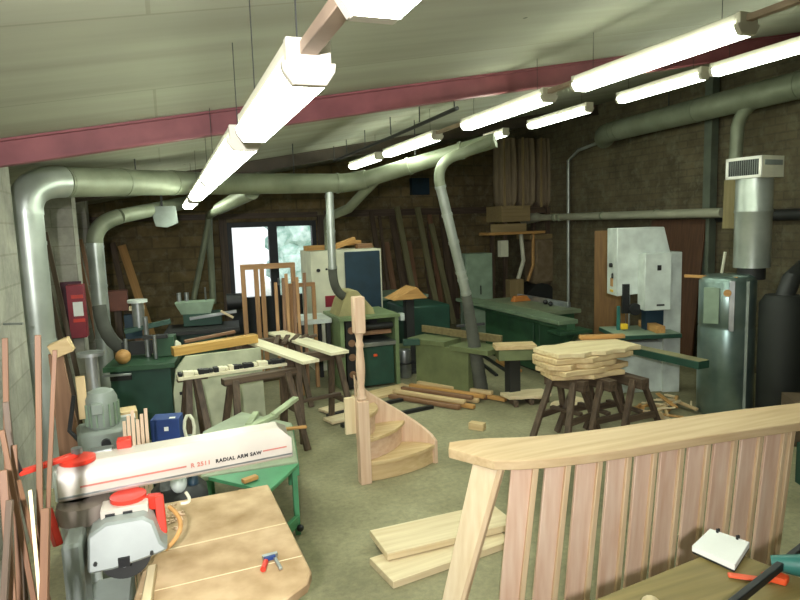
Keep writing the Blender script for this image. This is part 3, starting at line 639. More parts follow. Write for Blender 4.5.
# left back corner planks
plank('leaning_plank', 'tan board leaning in the back left corner', 'plank', (-.3, 11.6, 0), (-.75, 12.2, 1.85), .14, .03, TAN('X'), 'timbers in the back left corner', up=(0, -1, .2))
plank('leaning_plank', 'dark narrow board leaning left of the tan one in the corner', 'plank', (-.62, 11.5, 0), (-.9, 12.2, 1.9), .1, .03, OLD('X'), 'timbers in the back left corner', up=(0, -1, .2))
for k, (y, z, x) in enumerate(((7.7, 2.1, -1.2), (7.45, 2.05, -1.24), (9.5, 2.2, -1.15), (9.9, 2.15, -1.2), (9.8, 2.0, -1.1))):
    plank('leaning_strip', ('dull strip leaning between the first two piers', 'dark strip leaning behind the big duct riser', 'reddish brown strip leaning beyond the second pier', 'brown strip leaning beyond the second pier', 'short strip leaning beyond the second pier')[k], 'strip', (x+.22, y-.05, 0), (x-.03, y+.05, z), .05, .02, (OLD, OLD, BROWN, OLD, BROWN)[k]('X'), 'timber strips along the left wall')

# machines on the left far side
t = T('fire_extinguisher_box', 'red wall box with a white label on the left side', 'box', (-1.0, 7.96, .9))
t.part('body', MB().box((0, -.1, .3), (.17, .2, .6)), DRED); t.part('label_sticker', MB().box((.02, -.202, .33), (.1, .004, .16)), PAPER, bevel=0)
for z in (.47, .2): t.part('stripe', MB().box((.02, -.203, z), (.12, .004, .04)), RED, bevel=0)
t.part('back_plate', MB().box((-.06, .01, .3), (.22, .02, .66)), paint('plum_board', '#4d2735', .6))
t = T('spindle_moulder', 'dark green spindle moulder with clutter of fittings on its table', 'moulder', (-.28, 6.85, 0), -8)
t.part('body', MB().box((0, 0, .36), (.56, .7, .72)), GREEND); t.part('table', MB().box((0, 0, .75), (.66, .8, .05)), GREEN)
t.part('drawer_front', MB().box((-.18, -.355, .66), (.2, .02, .06)), BLACK); t.part('rail', MB().box((-.2, -.42, .7), (.26, .04, .02)), STEEL)
t.part('spindle', MB().cyl((.02, 0, .78), (.02, 0, 1.2), .025), STEEL, bevel=0); t.part('fence', MB().box((.0, .12, .86), (.5, .06, .14)), DARK)
t.part('feed_motor', MB().cyl((-.06, .1, 1.08), (-.06, .1, 1.34), .06), STEEL, bevel=0, label='bare metal feed motor'); t.part('feed_cap', MB().cyl((-.06, .1, 1.34), (-.06, .1, 1.37), .1), GREYL, bevel=0)
t.part('feed_arm', MB().beam((-.2, .05, 1.05), (.25, .12, 1.12), .06, .05), GREEND); t.part('clamp_post', MB().cyl((-.16, -.12, .78), (-.16, -.12, 1.0), .018, seg=10), STEEL, bevel=0)
t.part('clamp_post', MB().cyl((.12, -.15, .78), (.12, -.15, 1.02), .018, seg=10), STEEL, bevel=0); t.part('hold_down', MB().box((.12, -.1, 1.0), (.24, .05, .04)), DARK)
t.part('guard', MB().box((.2, .05, .88), (.18, .2, .2)), GREEN)
solo('wood_block', 'round tan block on the left of the spindle moulder table', 'block', MB().ball((-.48, 6.6, .85), .075, (1, 1, 1)), TAN('X'), bevel=0)
solo('bag', 'pale yellow bag on the right corner of the spindle moulder', 'bag', MB().ball((-.02, 6.9, .85), .09, (1.1, .8, .85)), CREAMP, bevel=0)
t = T('tenoner', 'dark green machine with a light green hood under the back left wall', 'machine', (.35, 8.9, 0), -5)
t.part('base', MB().box((0, 0, .35), (.7, .6, .7)), GREEND); t.part('table', MB().box((.05, -.1, .74), (.95, .7, .05)), DARK)
t.part('hood', xz([(-.3, 1.1), (-.22, .94), (.16, .94), (.22, 1.1)], -.1, .2), SAGE, label='light green hood'); t.part('head', MB().box((.05, .05, .86), (.5, .35, .16)), GREEND)
t.part('cross_bar', MB().beam((-.1, -.4, .92), (.5, -.4, .98), .05, .04), STEEL); t.part('clamp', MB().beam((.3, -.45, 1.0), (.45, -.42, .9), .05, .03), PINE('X'))
t.part('motor', MB().cyl((.38, .1, 1.05), (.6, .1, 1.05), .12), BLACK, bevel=0)
for x in (-.25, -.15): t.part('knob', MB().cyl((x, .1, 1.1), (x, .1, 1.22), .03), STEEL, bevel=0)
t.part('pin', MB().cyl((.1, .1, 1.1), (.1, .1, 1.28), .012, seg=8), STEEL, bevel=0)
t.part('lower_block', MB().box((.1, -.5, .5), (.5, .1, .3)), GREEND)
t = T('tool_shelf', 'reddish brown wooden box with small tools behind the left pipe', 'box', (-.72, 9.6, 0))
t.part('box', MB().box((0, 0, 1.12), (.3, .25, .28)), paint('red_brown_board', '#6b4136', .7)); t.part('post', MB().box((0, .05, .5), (.1, .1, 1.0)), OLD('Z'))
t.part('tray', MB().box((.26, -.05, 1.0), (.2, .2, .05)), PINE('X')); t.part('green_box', MB().box((.2, -.1, .75), (.22, .2, .34)), NAVY)
t.part('panel', MB().box((.3, 0, .5), (.2, .1, .5)), BROWN('Z'))
solo('hose', 'thick dark hose bending down beside the spindle moulder', 'hose', MB().tube(arc((-.72, 7.3, 1.3), (-.7, 7.2, .8), (-.35, 7.3, .75), 8), .07, 14), RUBBER, bevel=0)
t = T('casement', 'taller pale wooden window frame standing before the door', 'frame', (1.25, 8.4, 0), -4)
t.part('top_rail', MB().box((0, 0, 1.56), (.72, .06, .07)), JOIN('X'))
for x in (-.33, -.16, -.08, .33): t.part('stile', MB().box((x, 0, .79), (.06, .06, 1.48)), JOIN('Z'))
t.part('bottom_rail', MB().box((0, 0, .03), (.72, .06, .06)), JOIN('X'))
GF = 'slats standing beside the wooden frame'
for k in range(6):
    x = 1.18 + .066*k; plank('wood_lath', 'narrow brown slat in the bundle standing before the right door pane', 'slat', (x, 7.42, 0), (x + .04 + .03*(k % 2), 7.64, 1.40 + .05*(k % 3)), .04, .022, BROWN('X') if k % 2 else JOIN('X'), GF, up=(0, -1, .2))
t = T('casement', 'shorter wooden frame on thin posts left of the thicknesser', 'frame', (1.66, 7.75, 0), 0)
t.part('top_rail', MB().box((-.1, 0, 1.34), (.34, .05, .05)), JOIN('X'))
for x in (-.24, .05): t.part('stile', MB().box((x, 0, .66), (.045, .05, 1.32)), JOIN('Z'))

# ------------------------------------------------------------------ trestles and planks in the middle
def sawhorse(label, a, b, h, cat='sawhorse', group=None, beam=(.09, .1), spread=.26, mat=OLD, mats=None, rail=True):
    a, b = Vector(a), Vector(b); c = (a+b)/2; L = (b-a).length; rz = math.degrees(math.atan2(b.y-a.y, b.x-a.x))
    t = T('sawhorse', label, cat, (c.x, c.y, 0), rz, group)
    t.part('top_beam', MB().box((0, 0, h-beam[1]/2), (L, beam[0], beam[1])), mats or mat('X'))
    for s in (-1, 1):
        for k in (-1, 1):
            t.part('leg', MB().beam((s*(L/2-.03), k*spread, 0), (s*(L/2-.1), k*.055, h-.02), .035, .06, up=(1, 0, 0)), mat('Z'))
        if rail: t.part('cross_brace', MB().box((s*(L/2-.05), 0, h*.36), (.03, spread*1.35, .06)), mat('Y'))
    if rail: t.part('stretcher', MB().box((0, 0, h*.36+.045), (L-.1, .05, .03)), mat('X'))
    return t
GSH = 'dark sawhorses at the right'
sawhorse('dark sawhorse under the left end of the slab stack', (3.36, 5.02, 0), (3.5, 4.6, 0), .575, group=GSH)
sawhorse('dark sawhorse in the middle of the three at the right', (3.68, 5.0, 0), (3.72, 4.5, 0), .575, group=GSH)
sawhorse('dark sawhorse at the right, nearest the bandsaw', (3.98, 4.95, 0), (4.02, 4.42, 0), .575, group=GSH)
GSL = 'waney slabs stacked on the sawhorses'
def slabpoly(cx, cy, L, W, a, seed):
    r = random.Random(seed); n = 9; P = []
    for i in range(n): P.append((-L/2 + L*i/(n-1), -W/2 + r.uniform(-.035, .035) + .05*(abs(i-4)/4)**2))
    for i in range(n): P.append((L/2 - L*i/(n-1) + r.uniform(-.04, .04)*(i in (0, n-1)), W/2 + r.uniform(-.035, .035) - .05*(abs(i-4)/4)**2))
    ca, sa = math.cos(R(a)), math.sin(R(a)); return [(cx + x*ca - y*sa, cy + x*sa + y*ca) for x, y in P]
z = .578
for i, (cx, cy, L, W, a, h, lb) in enumerate(((3.62, 4.83, .74, .42, -8, .045, 'lowest waney edged slab on the sawhorses'), (3.66, 4.84, .8, .44, 6, .05, 'second slab from the bottom of the stack'),
        (3.56, 4.85, .74, .42, -4, .05, 'third slab from the bottom, jutting out to the left'), (3.66, 4.86, .88, .46, 4, .05, 'fourth slab, just under the top of the stack'), (3.72, 4.88, .92, .5, 1, .045, 'topmost pale slab of the stack on the sawhorses'))):
    mb = MB().prism(slabpoly(cx, cy, L, W, a, 20+i), z, z+h); solo('timber_slab', lb, 'slab', mb, wood('slab_wood', '#c9ab7d', '#e6d0a2', 'X') if i < 4 else wood('slab_pale', '#d8c294', '#ecdcb3', 'X'), GSL, bevel=.006); z += h + .004
plank('timber', 'narrow tan batten lying behind the top slab', 'timber', (3.85, 5.17, z+.02), (4.28, 5.02, z+.02), .07, .04, TAN('X'))
# scraps on the floor between
solo('timber_slab', 'small pale slab on the floor left of the sawhorses', 'slab', MB().prism(slabpoly(3.72, 5.95, .5, .26, -10, 3), .07, .11), PINE('X'), 'slabs on the floor by the sawhorses', bevel=.004)
solo('timber_slab', 'pale slab on the floor behind the sawhorse legs', 'slab', MB().prism(slabpoly(4.05, 5.6, .5, .3, 20, 5), .0, .04), PINE('X'), 'slabs on the floor by the sawhorses', bevel=.004)
for k in range(3): plank('bearer', 'dark bearer under the small floor slab', 'bearer', (3.5+.2*k, 5.82, .034), (3.56+.2*k, 6.05, .034), .05, .066, OLD('X'), 'bearers under the floor slab')
t_ = plank('wood_offcut', 'single short square offcut on the open floor', 'offcut', (2.72, 5.42, .035), (2.82, 5.3, .035), .08, .07, OAK('X'))
# white trestle row with the big pale panel behind
plank('steel_strip', 'flat strip lying on the floor', 'strip', (2.2, 6.0, .01), (2.5, 6.05, .01), .03, .02, OAK('X')) if False else None
sawhorse('sawhorse with a dark beam in front of the pale panel', (.38, 5.62, 0), (1.06, 5.78, 0), .74, group='dark sawhorses at the left', beam=(.1, .06), rail=False)
sawhorse('short sawhorse at the left under the notched strip', (.0, 5.97, 0), (.27, 6.0, 0), .74, group='dark sawhorses at the left', beam=(.08, .06), rail=False)
t = T('notched_strip', 'long pale strip with a row of dark notches on the left sawhorses', 'strip', (.5, 5.84, .742), 8)
t.part('strip', MB().box((0, 0, .015), (1.0, .1, .03)), CREAM('X'))
for k in range(22): t.part('block', MB().box((-.475+.045*k, 0, .05), (.03+.012*(k*7 % 3), .08, .03 + .008*(k*5 % 3))), BLACK if (k*5 % 7) in (0, 2, 4, 6) else CREAM('X'))
pn = [(-.46, 0), (.42, 0), (.42, .84), (-.32, .84), (-.42, .72), (-.46, .5)]
t = T('panel', 'large pale green board with a rounded left side standing behind the sawhorses', 'panel', (.42, 6.32, 0), 6)
t.part('board', MB().prism(pn, -.02, .02, Matrix(((1, 0, 0, 0), (0, .08, 1, 0), (0, 1, 0, 0), (0, 0, 0, 1)))), paint('pale_panel', '#b9bda0', .6)); t.part('handle', MB().box((-.36, -.03, .5), (.1, .02, .03)), BLACK)
plank('timber_beam', 'thick yellow beam lying on top of the pale green board', 'timber', (-.02, 6.42, .885), (.82, 6.62, .91), .12, .085, wood('yellow_wood', '#b88d45', '#d3aa60', 'X'))
plank('timber', 'grey strip lying behind the thick yellow beam', 'timber', (.1, 6.68, .93), (.62, 6.8, .97), .05, .03, BROWN('X'))
sawhorse('sawhorse under the far end of the two cream planks', (.55, 6.95, 0), (1.4, 7.15, 0), .82, group='dark sawhorses at the left')
sawhorse('sawhorse under the near end of the two cream planks', (1.0, 5.95, 0), (1.62, 6.1, 0), .82, group='dark sawhorses at the left')
GPK = 'cream planks over two sawhorses'
plank('cream_plank', 'left one of two cream planks lying across the sawhorses', 'plank', (.72, 7.2, .836), (1.16, 5.5, .836), .17, .03, CREAM('X'), GPK)
plank('cream_plank', 'right one of two cream planks lying across the sawhorses', 'plank', (1.14, 7.3, .836), (1.5, 5.75, .836), .2, .03, CREAM('X'), GPK)
for k in range(5):
    plank('timber_scrap', 'dark timber piece lying under the cream planks', 'timber', (1.0+.1*k, 6.5+.06*k, .84), (1.1+.1*k, 6.9-.04*k, .86), .05, .03, OLD('X'), 'dark timber pieces between the cream planks')

# ------------------------------------------------------------------ winder stair piece with newel post
t = T('stair_winder', 'new pale wooden winder stair piece with three steps and a turned newel post', 'staircase', (1.36, 4.6, 0), 0)
nw = MB(); s_ = .042
nw.box((0, 0, .34), (.09, .09, .62+.06))
post = t.part('newel_post', nw, BEECH('Z'), label='turned pinkish newel post')
lp = MB().lathe([(.036, .68), (.044, .7), (.03, .73), (.036, .76), (.024, .79), (.03, .84), (.036, .92), (.036, .98), (.03, 1.06), (.026, 1.1), (.034, 1.13), (.024, 1.16), (.03, 1.2), (.042, 1.23)], seg=18)
t.part('turning', lp, BEECH('Z'), parent=post, bevel=0); t.part('post_head', MB().box((0, 0, 1.365), (.09, .09, .29)), BEECH('Z'), parent=post, bevel=.008)
def rad(th): return .68 - .52*(max(0, th-12)/80)**1.1
def ring(th, r=None): r = rad(th) if r is None else r; return v(r*math.cos(R(th)), r*math.sin(R(th)), 0)
steps = ((10, 40, .17), (33, 66, .36), (58, 92, .55))
for i, (a, b, z) in enumerate(steps):
    ths = [a + (b-a)*k/6 for k in range(7)]
    nose = -.0
    poly = [(.03*math.cos(R(a-90)), .03*math.sin(R(a-90)))] + [(ring(th).x, ring(th).y) for th in ths] + [(-.03*math.cos(R(b-90)), -.03*math.sin(R(b-90)))]
    # rounded nosing bulging towards the front of the step
    n0 = ring(a); mid = v(n0.x*.55, n0.y*.55, 0) + v(math.cos(R(a-90)), math.sin(R(a-90)), 0)*.13
    q = [Vector((poly[0][0], poly[0][1], 0))*(1-k)**2 + mid*2*k*(1-k) + n0*k*k for k in (.2, .4, .6, .8)]
    full = [poly[0]] + [(p.x, p.y) for p in q] + poly[1:]
    t.part('tread', MB().prism(full, z-.03, z), OAK('X'))
    front = [v(*poly[0], 0)] + q + [n0]
    back = v(math.cos(R(a+90)), math.sin(R(a+90)), 0)*.03
    z0 = 0 if i == 0 else steps[i-1][2]
    rb = MB(); A_ = [p + back + v(0, 0, z-.03) for p in front]; B_ = [p + back*1.8 + v(0, 0, z-.03) for p in front]
    rb.slab(A_, B_, z-.03-z0); t.part('riser', rb, BEECH('X') if i else OAK('X'))
ths = [10 + 82*k/18 for k in range(19)]
st = MB(); vs = []
for k, th in enumerate(ths):
    f_ = k/18; top = .2 + .65*f_**.9 ; bot = max(0, .0 + .36*f_ - .05) 
    o1, o2 = ring(th), ring(th, rad(th)+.03)
    vs.append((o1 + v(0, 0, bot), o1 + v(0, 0, top), o2 + v(0, 0, top), o2 + v(0, 0, bot)))
Vv = [[st.bm.verts.new(p) for p in q] for q in vs]
for a, b in zip(Vv, Vv[1:]):
    for j in range(4): st.bm.faces.new((a[j], a[(j+1) % 4], b[(j+1) % 4], b[j]))
st.bm.faces.new(Vv[0]); st.bm.faces.new(Vv[-1][::-1])
t.part('outer_string', st, BEECH('Z'), label='curved pinkish outer string')
t.part('back_riser', MB().box((-.085, .06, .55), (.09, .03, .3)), PINE('Z'))

# ------------------------------------------------------------------ curved balustrade panel in the foreground
t = T('balustrade_panel', 'large new slatted balustrade panel with a curved pale handrail', 'balustrade', (2.2, 2.35, 0))
RB = [(1.185, 2.585), (1.28, 2.575), (1.38, 2.55), (1.52, 2.495), (1.72, 2.45), (2.0, 2.42), (2.3, 2.405), (2.75, 2.365), (3.35, 2.28)]
RF = [(1.165, 2.55), (1.285, 2.33), (1.38, 2.285), (1.52, 2.245), (1.74, 2.21), (2.0, 2.19), (2.28, 2.175), (2.72, 2.135), (3.3, 2.08)]
def crv(s):   # plan line of the slat fronts, s in metres from the first slat
    x = 1.235 + s; P = [(1.0, 2.62)] + RF + [(4.0, 2.0)]
    for (xa, ya), (xb, yb) in zip(P, P[1:]):
        if xa <= x <= xb: return v(x, ya + (yb-ya)*(x-xa)/(xb-xa) + .035, 0)
H = 1.015
def nrml(s): d = (crv(s+.06) - crv(s-.02)).normalized(); return v(-d.y, d.x, 0)
ins = [v(x, y, H - .012) for x, y in RF]; out = [v(x, y, H + .008) for x, y in RB]
t.part('handrail', MB().slab(ins, out, .045), wood('rail_wood', '#c4a67c', '#dcc39a', 'X'), w=True, bevel=.004, label='curved pale handrail', smooth=20)
tops = [0.005, 0.135, 0.285, 0.435, 0.595, 0.745, 0.885, 1.045, 1.195, 1.355, 1.505, 1.655]
for i, s in enumerate(tops[:-1]):
    wd = (tops[i+1] - s)*.78; b = .09
    sh = (.30, .09, .065, .04, .015, .01, .0, 0, 0, -.005, -.01)[i]
    def pt(so, z):
        k = (H - .05 - z); c = crv(s + so); n = nrml(s + so)
        return c + n*(.0 + b*k) + v(-sh*k - (.02 if i == 0 else 0)*k, 0, z)
    mb = MB(); d = .02; pts = []
    zs = (.02, H-.045)
    for z in zs:
        for so, dd in ((0, 0), (wd*.78, 0), (wd*.78, d), (0, d)): pts.append(pt(so, z) + nrml(s)*dd)
    mb._add(pts, [(3, 2, 1, 0), (4, 5, 6, 7), (0, 1, 5, 4), (1, 2, 6, 5), (2, 3, 7, 6), (3, 0, 4, 7)])
    sl_ = t.part('slat', mb, wood('rose_beech', '#d6b096', '#e8cdb6', 'Z') if i else wood('slat_pine', '#dcc59e', '#ead9b8', 'Z'), w=True)
    mb = MB(); pts = []
    for z in zs:
        for so, dd in ((wd*.78, -.014), (wd, -.014), (wd, d), (wd*.78, d)): pts.append(pt(so, z) + nrml(s)*dd)
    mb._add(pts, [(3, 2, 1, 0), (4, 5, 6, 7), (0, 1, 5, 4), (1, 2, 6, 5), (2, 3, 7, 6), (3, 0, 4, 7)])
    t.part('slat_edge', mb, wood('edge_oak', '#cdb08a', '#dfc6a2', 'Z'), w=True, parent=sl_)
s = tops[-1]; t.part('end_post', MB().beam(crv(s) + nrml(s)*.1 + v(0, 0, 0), crv(s) + v(.0, .01, H-.04), .03, .05, up=(0, 1, 0)), wood('edge_oak', '#cdb08a', '#dfc6a2', 'Z'), w=True)
t.part('bottom_rail', MB().beam(crv(.02) + v(-.1, .12, .02), crv(1.5) + v(0, .12, .02), .06, .04), BEECH('X'), w=True)

# boards on the floor left of it
GF2 = 'boards on the floor beside the balustrade'
plank('floor_board', 'upper one of two pale boards on the floor left of the balustrade', 'board', (1.1, 3.49, .075), (2.0, 3.51, .075), .32, .045, PINE('X'), GF2)
plank('floor_board', 'lower one of two pale boards on the floor left of the balustrade', 'board', (1.04, 3.27, .0225), (1.9, 3.4, .0225), .3, .045, PINE('X'), GF2)

# ------------------------------------------------------------------ workbench at the bottom right
t = T('workbench', 'olive brown plank bench in the bottom right corner', 'bench', (1.4, 1.15, 0), 0)
t.part('plank_top', MB().prism([(1.0, .85), (1.95, .75), (1.74, 1.53), (1.16, 1.46), (1.0, 1.44)], .85, .9), wood('olive_board', '#6f6236', '#8a7a48', 'X'), w=True, bevel=.006)
for x, y in ((1.1, 1.36), (1.62, 1.4), (1.1, .95), (1.75, .9)): t.part('leg', MB().box((x, y, .425), (.07, .07, .85)), OLD('Z'), w=True)
t = T('notepad', 'white two ring notepad lying on the olive bench', 'notepad', (1.70, 1.49, .902), 0)
pa, pb, pc, pd = v(1.605, 1.535, 0), v(1.755, 1.60, 0), v(1.80, 1.475, 0), v(1.635, 1.39, 0)
t.part('cover', MB().prism([(p.x, p.y) for p in (pa, pb, pc, pd)], .902, .91), BLACK, w=True)
t.part('pages', MB().prism([(p.x, p.y) for p in (pa, pb, pc, pd)], .91, .93), PAPER, w=True, bevel=.001)
for k in (.22, .72):
    p = pb.lerp(pc, k); t.part('ring', MB().tube([p + v(-.012, -.006, .925), p + v(-.008, -.003, .94), p + v(.004, .002, .936), p + v(.006, .003, .91)], .004, 8), BLACK, w=True, bevel=0)
t = T('hand_tool', 'orange handled flat tool half under the notepad', 'tool', (1.68, 1.31, .902), 0)
t.part('blade', MB().beam((1.60, 1.385, .907), (1.69, 1.31, .907), .03, .006), ORANGE, w=True)
t.part('handle', MB().prism([(1.68, 1.335), (1.71, 1.34), (1.735, 1.32), (1.745, 1.285), (1.71, 1.27), (1.69, 1.3)], .903, .925), ORANGE, w=True, bevel=.004)
solo('straightedge', 'long black steel straightedge lying across the bench', 'straightedge', MB().beam((1.15, 1.135, .955), (1.98, 1.375, .955), .022, .025), BLACK)
t = T('power_drill', 'teal green hand drill with a blue foot at the right of the bench', 'drill', (1.75, 1.2, .902), 0)
t.part('body', MB().tube([(1.72, 1.33, .95), (1.77, 1.27, .96), (1.8, 1.22, .955)], [.022, .034, .03], 14), TEAL, w=True, bevel=0)
t.part('grip', MB().tube([(1.79, 1.24, .95), (1.77, 1.19, .925)], [.024, .022], 12), TEAL, w=True, bevel=0); t.part('foot', MB().box((1.765, 1.18, .92), (.07, .06, .03)), BLUE, w=True, label='blue foot')
hb = solo('wood_block', 'pale rounded wood block on the near edge of the bench', 'block', MB().tube([(1.16, 1.25, .925), (1.25, 1.34, .925), (1.265, 1.352, .925)], [.03, .028, .014], 14), PINE('X'), bevel=0)

# ------------------------------------------------------------------ radial arm saw at the lower left
t = T('radial_arm_saw', 'white radial arm saw with red handles and a tan table', 'saw', (-.1, 2.3, 0), 0)
TBL = noise_mat('stained_chipboard', '#94774f', '#c6aa86', 6., .75, 0, (1, 1, 1), 0, 9, .3, .65)
tt = t.part('table', MB().prism([(-.19, 1.78), (.2, 1.86), (.365, 1.98), (.395, 2.05), (.37, 2.87), (-.1, 2.86), (-.19, 2.1)], .81, .85), TBL, w=True, bevel=.006, label='stained tan table board')
t.part('joint', MB().beam((-.16, 2.41, .851), (.375, 2.44, .851), .008, .002).beam((-.17, 2.14, .851), (.385, 2.16, .851), .005, .002), PINE('X'), w=True, parent=tt)
t.part('fence_strip', MB().beam((-.16, 1.8, .86), (-.13, 2.26, .86), .03, .05), PINE('Y'), w=True)
for x, y in ((-.1, 1.9), (.28, 2.0), (.3, 2.75), (-.05, 2.75)): t.part('leg', MB().box((x, y, .405), (.05, .05, .81)), GREYG, w=True)
arm = MB(); a0, a1 = v(-.41, 2.38, 0), v(.415, 2.47, 0)
sec = [(-.055, 1.142), (-.065, 1.152), (-.065, 1.225), (-.035, 1.265), (.05, 1.265), (.06, 1.24), (.06, 1.142)]
n = len(sec); L0 = [arm.bm.verts.new(v(a0.x, a0.y + y, z)) for y, z in sec]; L1 = [arm.bm.verts.new(v(a1.x - (.05 if z > 1.24 else 0), a1.y + y, z - (.004))) for y, z in sec]
for j in range(n): arm.bm.faces.new((L0[j], L0[(j+1) % n], L1[(j+1) % n], L1[j]))
arm.bm.faces.new(L0); arm.bm.faces.new(L1[::-1])
ARMW = paint('white_saw_enamel', '#c2baae', .35, var=.04)
ar = t.part('arm', arm, ARMW, w=True, bevel=.004, label='long white arm with lettering')
t.part('arm_lip', MB().beam((-.41, 2.313, 1.158), (.41, 2.403, 1.156), .004, .006), STEEL, w=True, parent=ar, bevel=0)
PINKS = paint('pale_red_stripe', '#c47a6c', .5)
fy = lambda x: 2.315 + .109*(x + .41)
t.part('stripe', MB().beam((-.34, fy(-.34)-.001, 1.186), (.01, fy(.01)-.001, 1.186), .003, .006), PINKS, w=True, parent=ar, bevel=0)
t.part('stripe', MB().beam((.295, fy(.295)-.001, 1.188), (.39, fy(.39)-.001, 1.188), .003, .005), PINKS, w=True, parent=ar, bevel=0)
t.part('end_plate', MB().box((-.413, 2.38, 1.2), (.012, .12, .11)), GREYL, w=True, parent=ar)
def text(parent, body, size, M, mat, name='lettering'):
    cu = bpy.data.curves.new(name, 'FONT'); cu.body = body; cu.size = size; cu.extrude = .0006; cu.offset = .0009; cu.space_character = 1.15
    tmp = bpy.data.objects.new('tmp', cu); C.objects.link(tmp); dg = bpy.context.evaluated_depsgraph_get(); me = bpy.data.meshes.new_from_object(tmp.evaluated_get(dg))
    bpy.data.objects.remove(tmp); me.transform(M); me.materials.clear(); me.materials.append(mat)
    o = bpy.data.objects.new(name, me); C.objects.link(o); o.parent = parent; return o
FM = Matrix(((1, 0, 0, 0), (.109, 0, -1, 0), (0, 1, 0, 0), (0, 0, 0, 1)))
text(ar, 'R 2511', .022, t.M.inverted() @ Matrix.Translation((.025, fy(.025)-.0015, 1.178)) @ FM, PINKS)
text(ar, 'RADIAL ARM SAW', .019, t.M.inverted() @ Matrix.Translation((.115, fy(.115)-.0015, 1.178)) @ FM, BLACK)
t.part('column', MB().cyl((-.37, 2.42, .0), (-.37, 2.42, 1.12), .06), GREYL, w=True, bevel=0)
t.part('column_collar', MB().lathe([(.07, 1.05), (.088, 1.06), (.09, 1.1), (.085, 1.12)], (-.34, 2.36, -.0)), noise_mat('brown_grey', '#6d6258', '#857a70', 6., .6), w=True, bevel=0, label='brown grey column collar')
t.part('swivel', MB().lathe([(.04, 1.262), (.058, 1.266), (.058, 1.28), (.04, 1.285)], (-.345, 2.36, 0)), RED, w=True, bevel=0, label='red swivel')
cr_ = t.part('crank', MB().beam((-.345, 2.36, 1.292), (-.51, 2.28, 1.28), .03, .016), RED, w=True, label='red crank')
t.part('crank_knob', MB().cyl((-.51, 2.28, 1.285), (-.525, 2.27, 1.37), .014), BLACK, w=True, parent=cr_, bevel=0)
t.part('cap', MB().cyl((-.345, 2.36, 1.295), (-.345, 2.36, 1.315), .018), STEEL, w=True, bevel=0)
t.part('bracket', MB().box((-.2, 2.46, 1.27), (.05, .05, .05)), RED, w=True); t.part('plate', MB().box((-.28, 2.46, 1.26), (.08, .05, .02)), STEEL, w=True)
t.part('lock_lever', MB().beam((-.45, 2.34, 1.12), (-.42, 2.3, 1.0), .025, .03), RED, w=True, label='red lock lever')
yk = t.part('yoke', MB().box((-.2, 2.27, 1.095), (.15, .09, .06)), ARMW, w=True)
for x in (-.245, -.19): t.part('yoke_slot', MB().box((x, 2.222, 1.095), (.03, .008, .034)), BLACK, w=True, parent=yk, bevel=0)
t.part('carriage', MB().cyl((-.19, 2.3, 1.125), (-.19, 2.3, 1.14), .06), RED, w=True, bevel=0, label='red carriage disc')
t.part('handle', MB().beam((-.13, 2.29, 1.105), (-.085, 2.28, 1.105), .03, .05), RED, w=True); t.part('handle', MB().beam((-.09, 2.27, 1.13), (-.085, 2.25, 1.0), .03, .035), RED, w=True, label='red saw handle')
MG = Matrix(((1, 0, 0, 0), (0, -.3, 1, 0), (0, 1, .3, 0), (0, 0, 0, 1)))
GX_ = paint('saw_grey', '#878d89', .4)
gd = MB()
gp = [(-.315, .965), (-.31, 1.075), (-.255, 1.105), (-.14, 1.105), (-.11, 1.085), (-.09, 1.02), (-.065, .995), (-.1, .985), (-.16, .975), (-.24, .965)]
gd.prism([(x, z) for x, z in gp], 0, .1, Matrix(((1, 0, 0, 0), (0, .35, 1, 1.78), (0, 1, 0, 0), (0, 0, 0, 1))))
t.part('blade_guard', gd, GX_, w=True, bevel=.008, label='grey blade guard')
t.part('saw_blade', MB().cyl((-.205, 2.17, .985), (-.205, 2.166, .985), .082, seg=40), DARK, w=True, bevel=0)
t.part('arbor', MB().cyl((-.205, 2.18, .975), (-.205, 2.125, .975), .012), STEEL, w=True, bevel=0)
t.part('arbor_bracket', MB().box((-.205, 2.12, .985), (.035, .012, .03)), BLACK, w=True, bevel=0)
for x in (-.29, -.12): t.part('screw', MB().cyl((x, 2.13, .995), (x, 2.118, .995), .006, seg=8), DARK, w=True, bevel=0)
t.part('motor_body', MB().box((-.2, 2.3, 1.0), (.16, .16, .08)), GX_, w=True, bevel=.02)
t.part('motor_cover', MB().box((-.355, 2.2, .92), (.06, .14, .3)), GX_, w=True, bevel=.01)
t.part('base_cabinet', MB().box((-.3, 2.1, .4), (.2, .6, .8)), GX_, w=True, bevel=.01)
t.part('cable', MB().tube(arc((-.06, 2.32, 1.06), (.02, 2.22, 1.02), (-.08, 2.2, .96), 8), .008, 8), TAN('X'), w=True, bevel=0)
t.part('cable', MB().tube(arc((-.0, 2.33, 1.1), (.03, 2.33, 1.05), (-.02, 2.33, 1.06), 8), .006, 8), CREAMP, w=True, bevel=0)
# bar clamp lying on the saw table
t = T('clamp', 'small screw clamp with a red grip lying on the tan saw table', 'clamp', (.29, 2.13, .852), 0)
t.part('bar', MB().beam((.285, 2.2, .858), (.295, 2.09, .858), .012, .008), STEEL, w=True, bevel=.001); t.part('grip', MB().cyl((.252, 2.155, .862), (.235, 2.105, .862), .01), RED, w=True, bevel=0, label='red grip')
t.part('jaw', MB().beam((.245, 2.19, .86), (.3, 2.195, .86), .018, .014), STEEL, w=True, bevel=.001); t.part('screw', MB().beam((.25, 2.175, .86), (.29, 2.18, .86), .014, .014), BLUE, w=True, bevel=.001)
GCH = 'pinkish shavings on the saw table'
sh_ = MB()
for k in range(60): 
    x, y = rnd.gauss(-.06, .025), rnd.gauss(2.7, .08); sh_.box((min(.1, max(-.1, x)), min(2.82, y), .853), (rnd.uniform(.005, .02), rnd.uniform(.004, .012), .003), (0, rnd.uniform(-.3, .3), rnd.uniform(0, 3)))
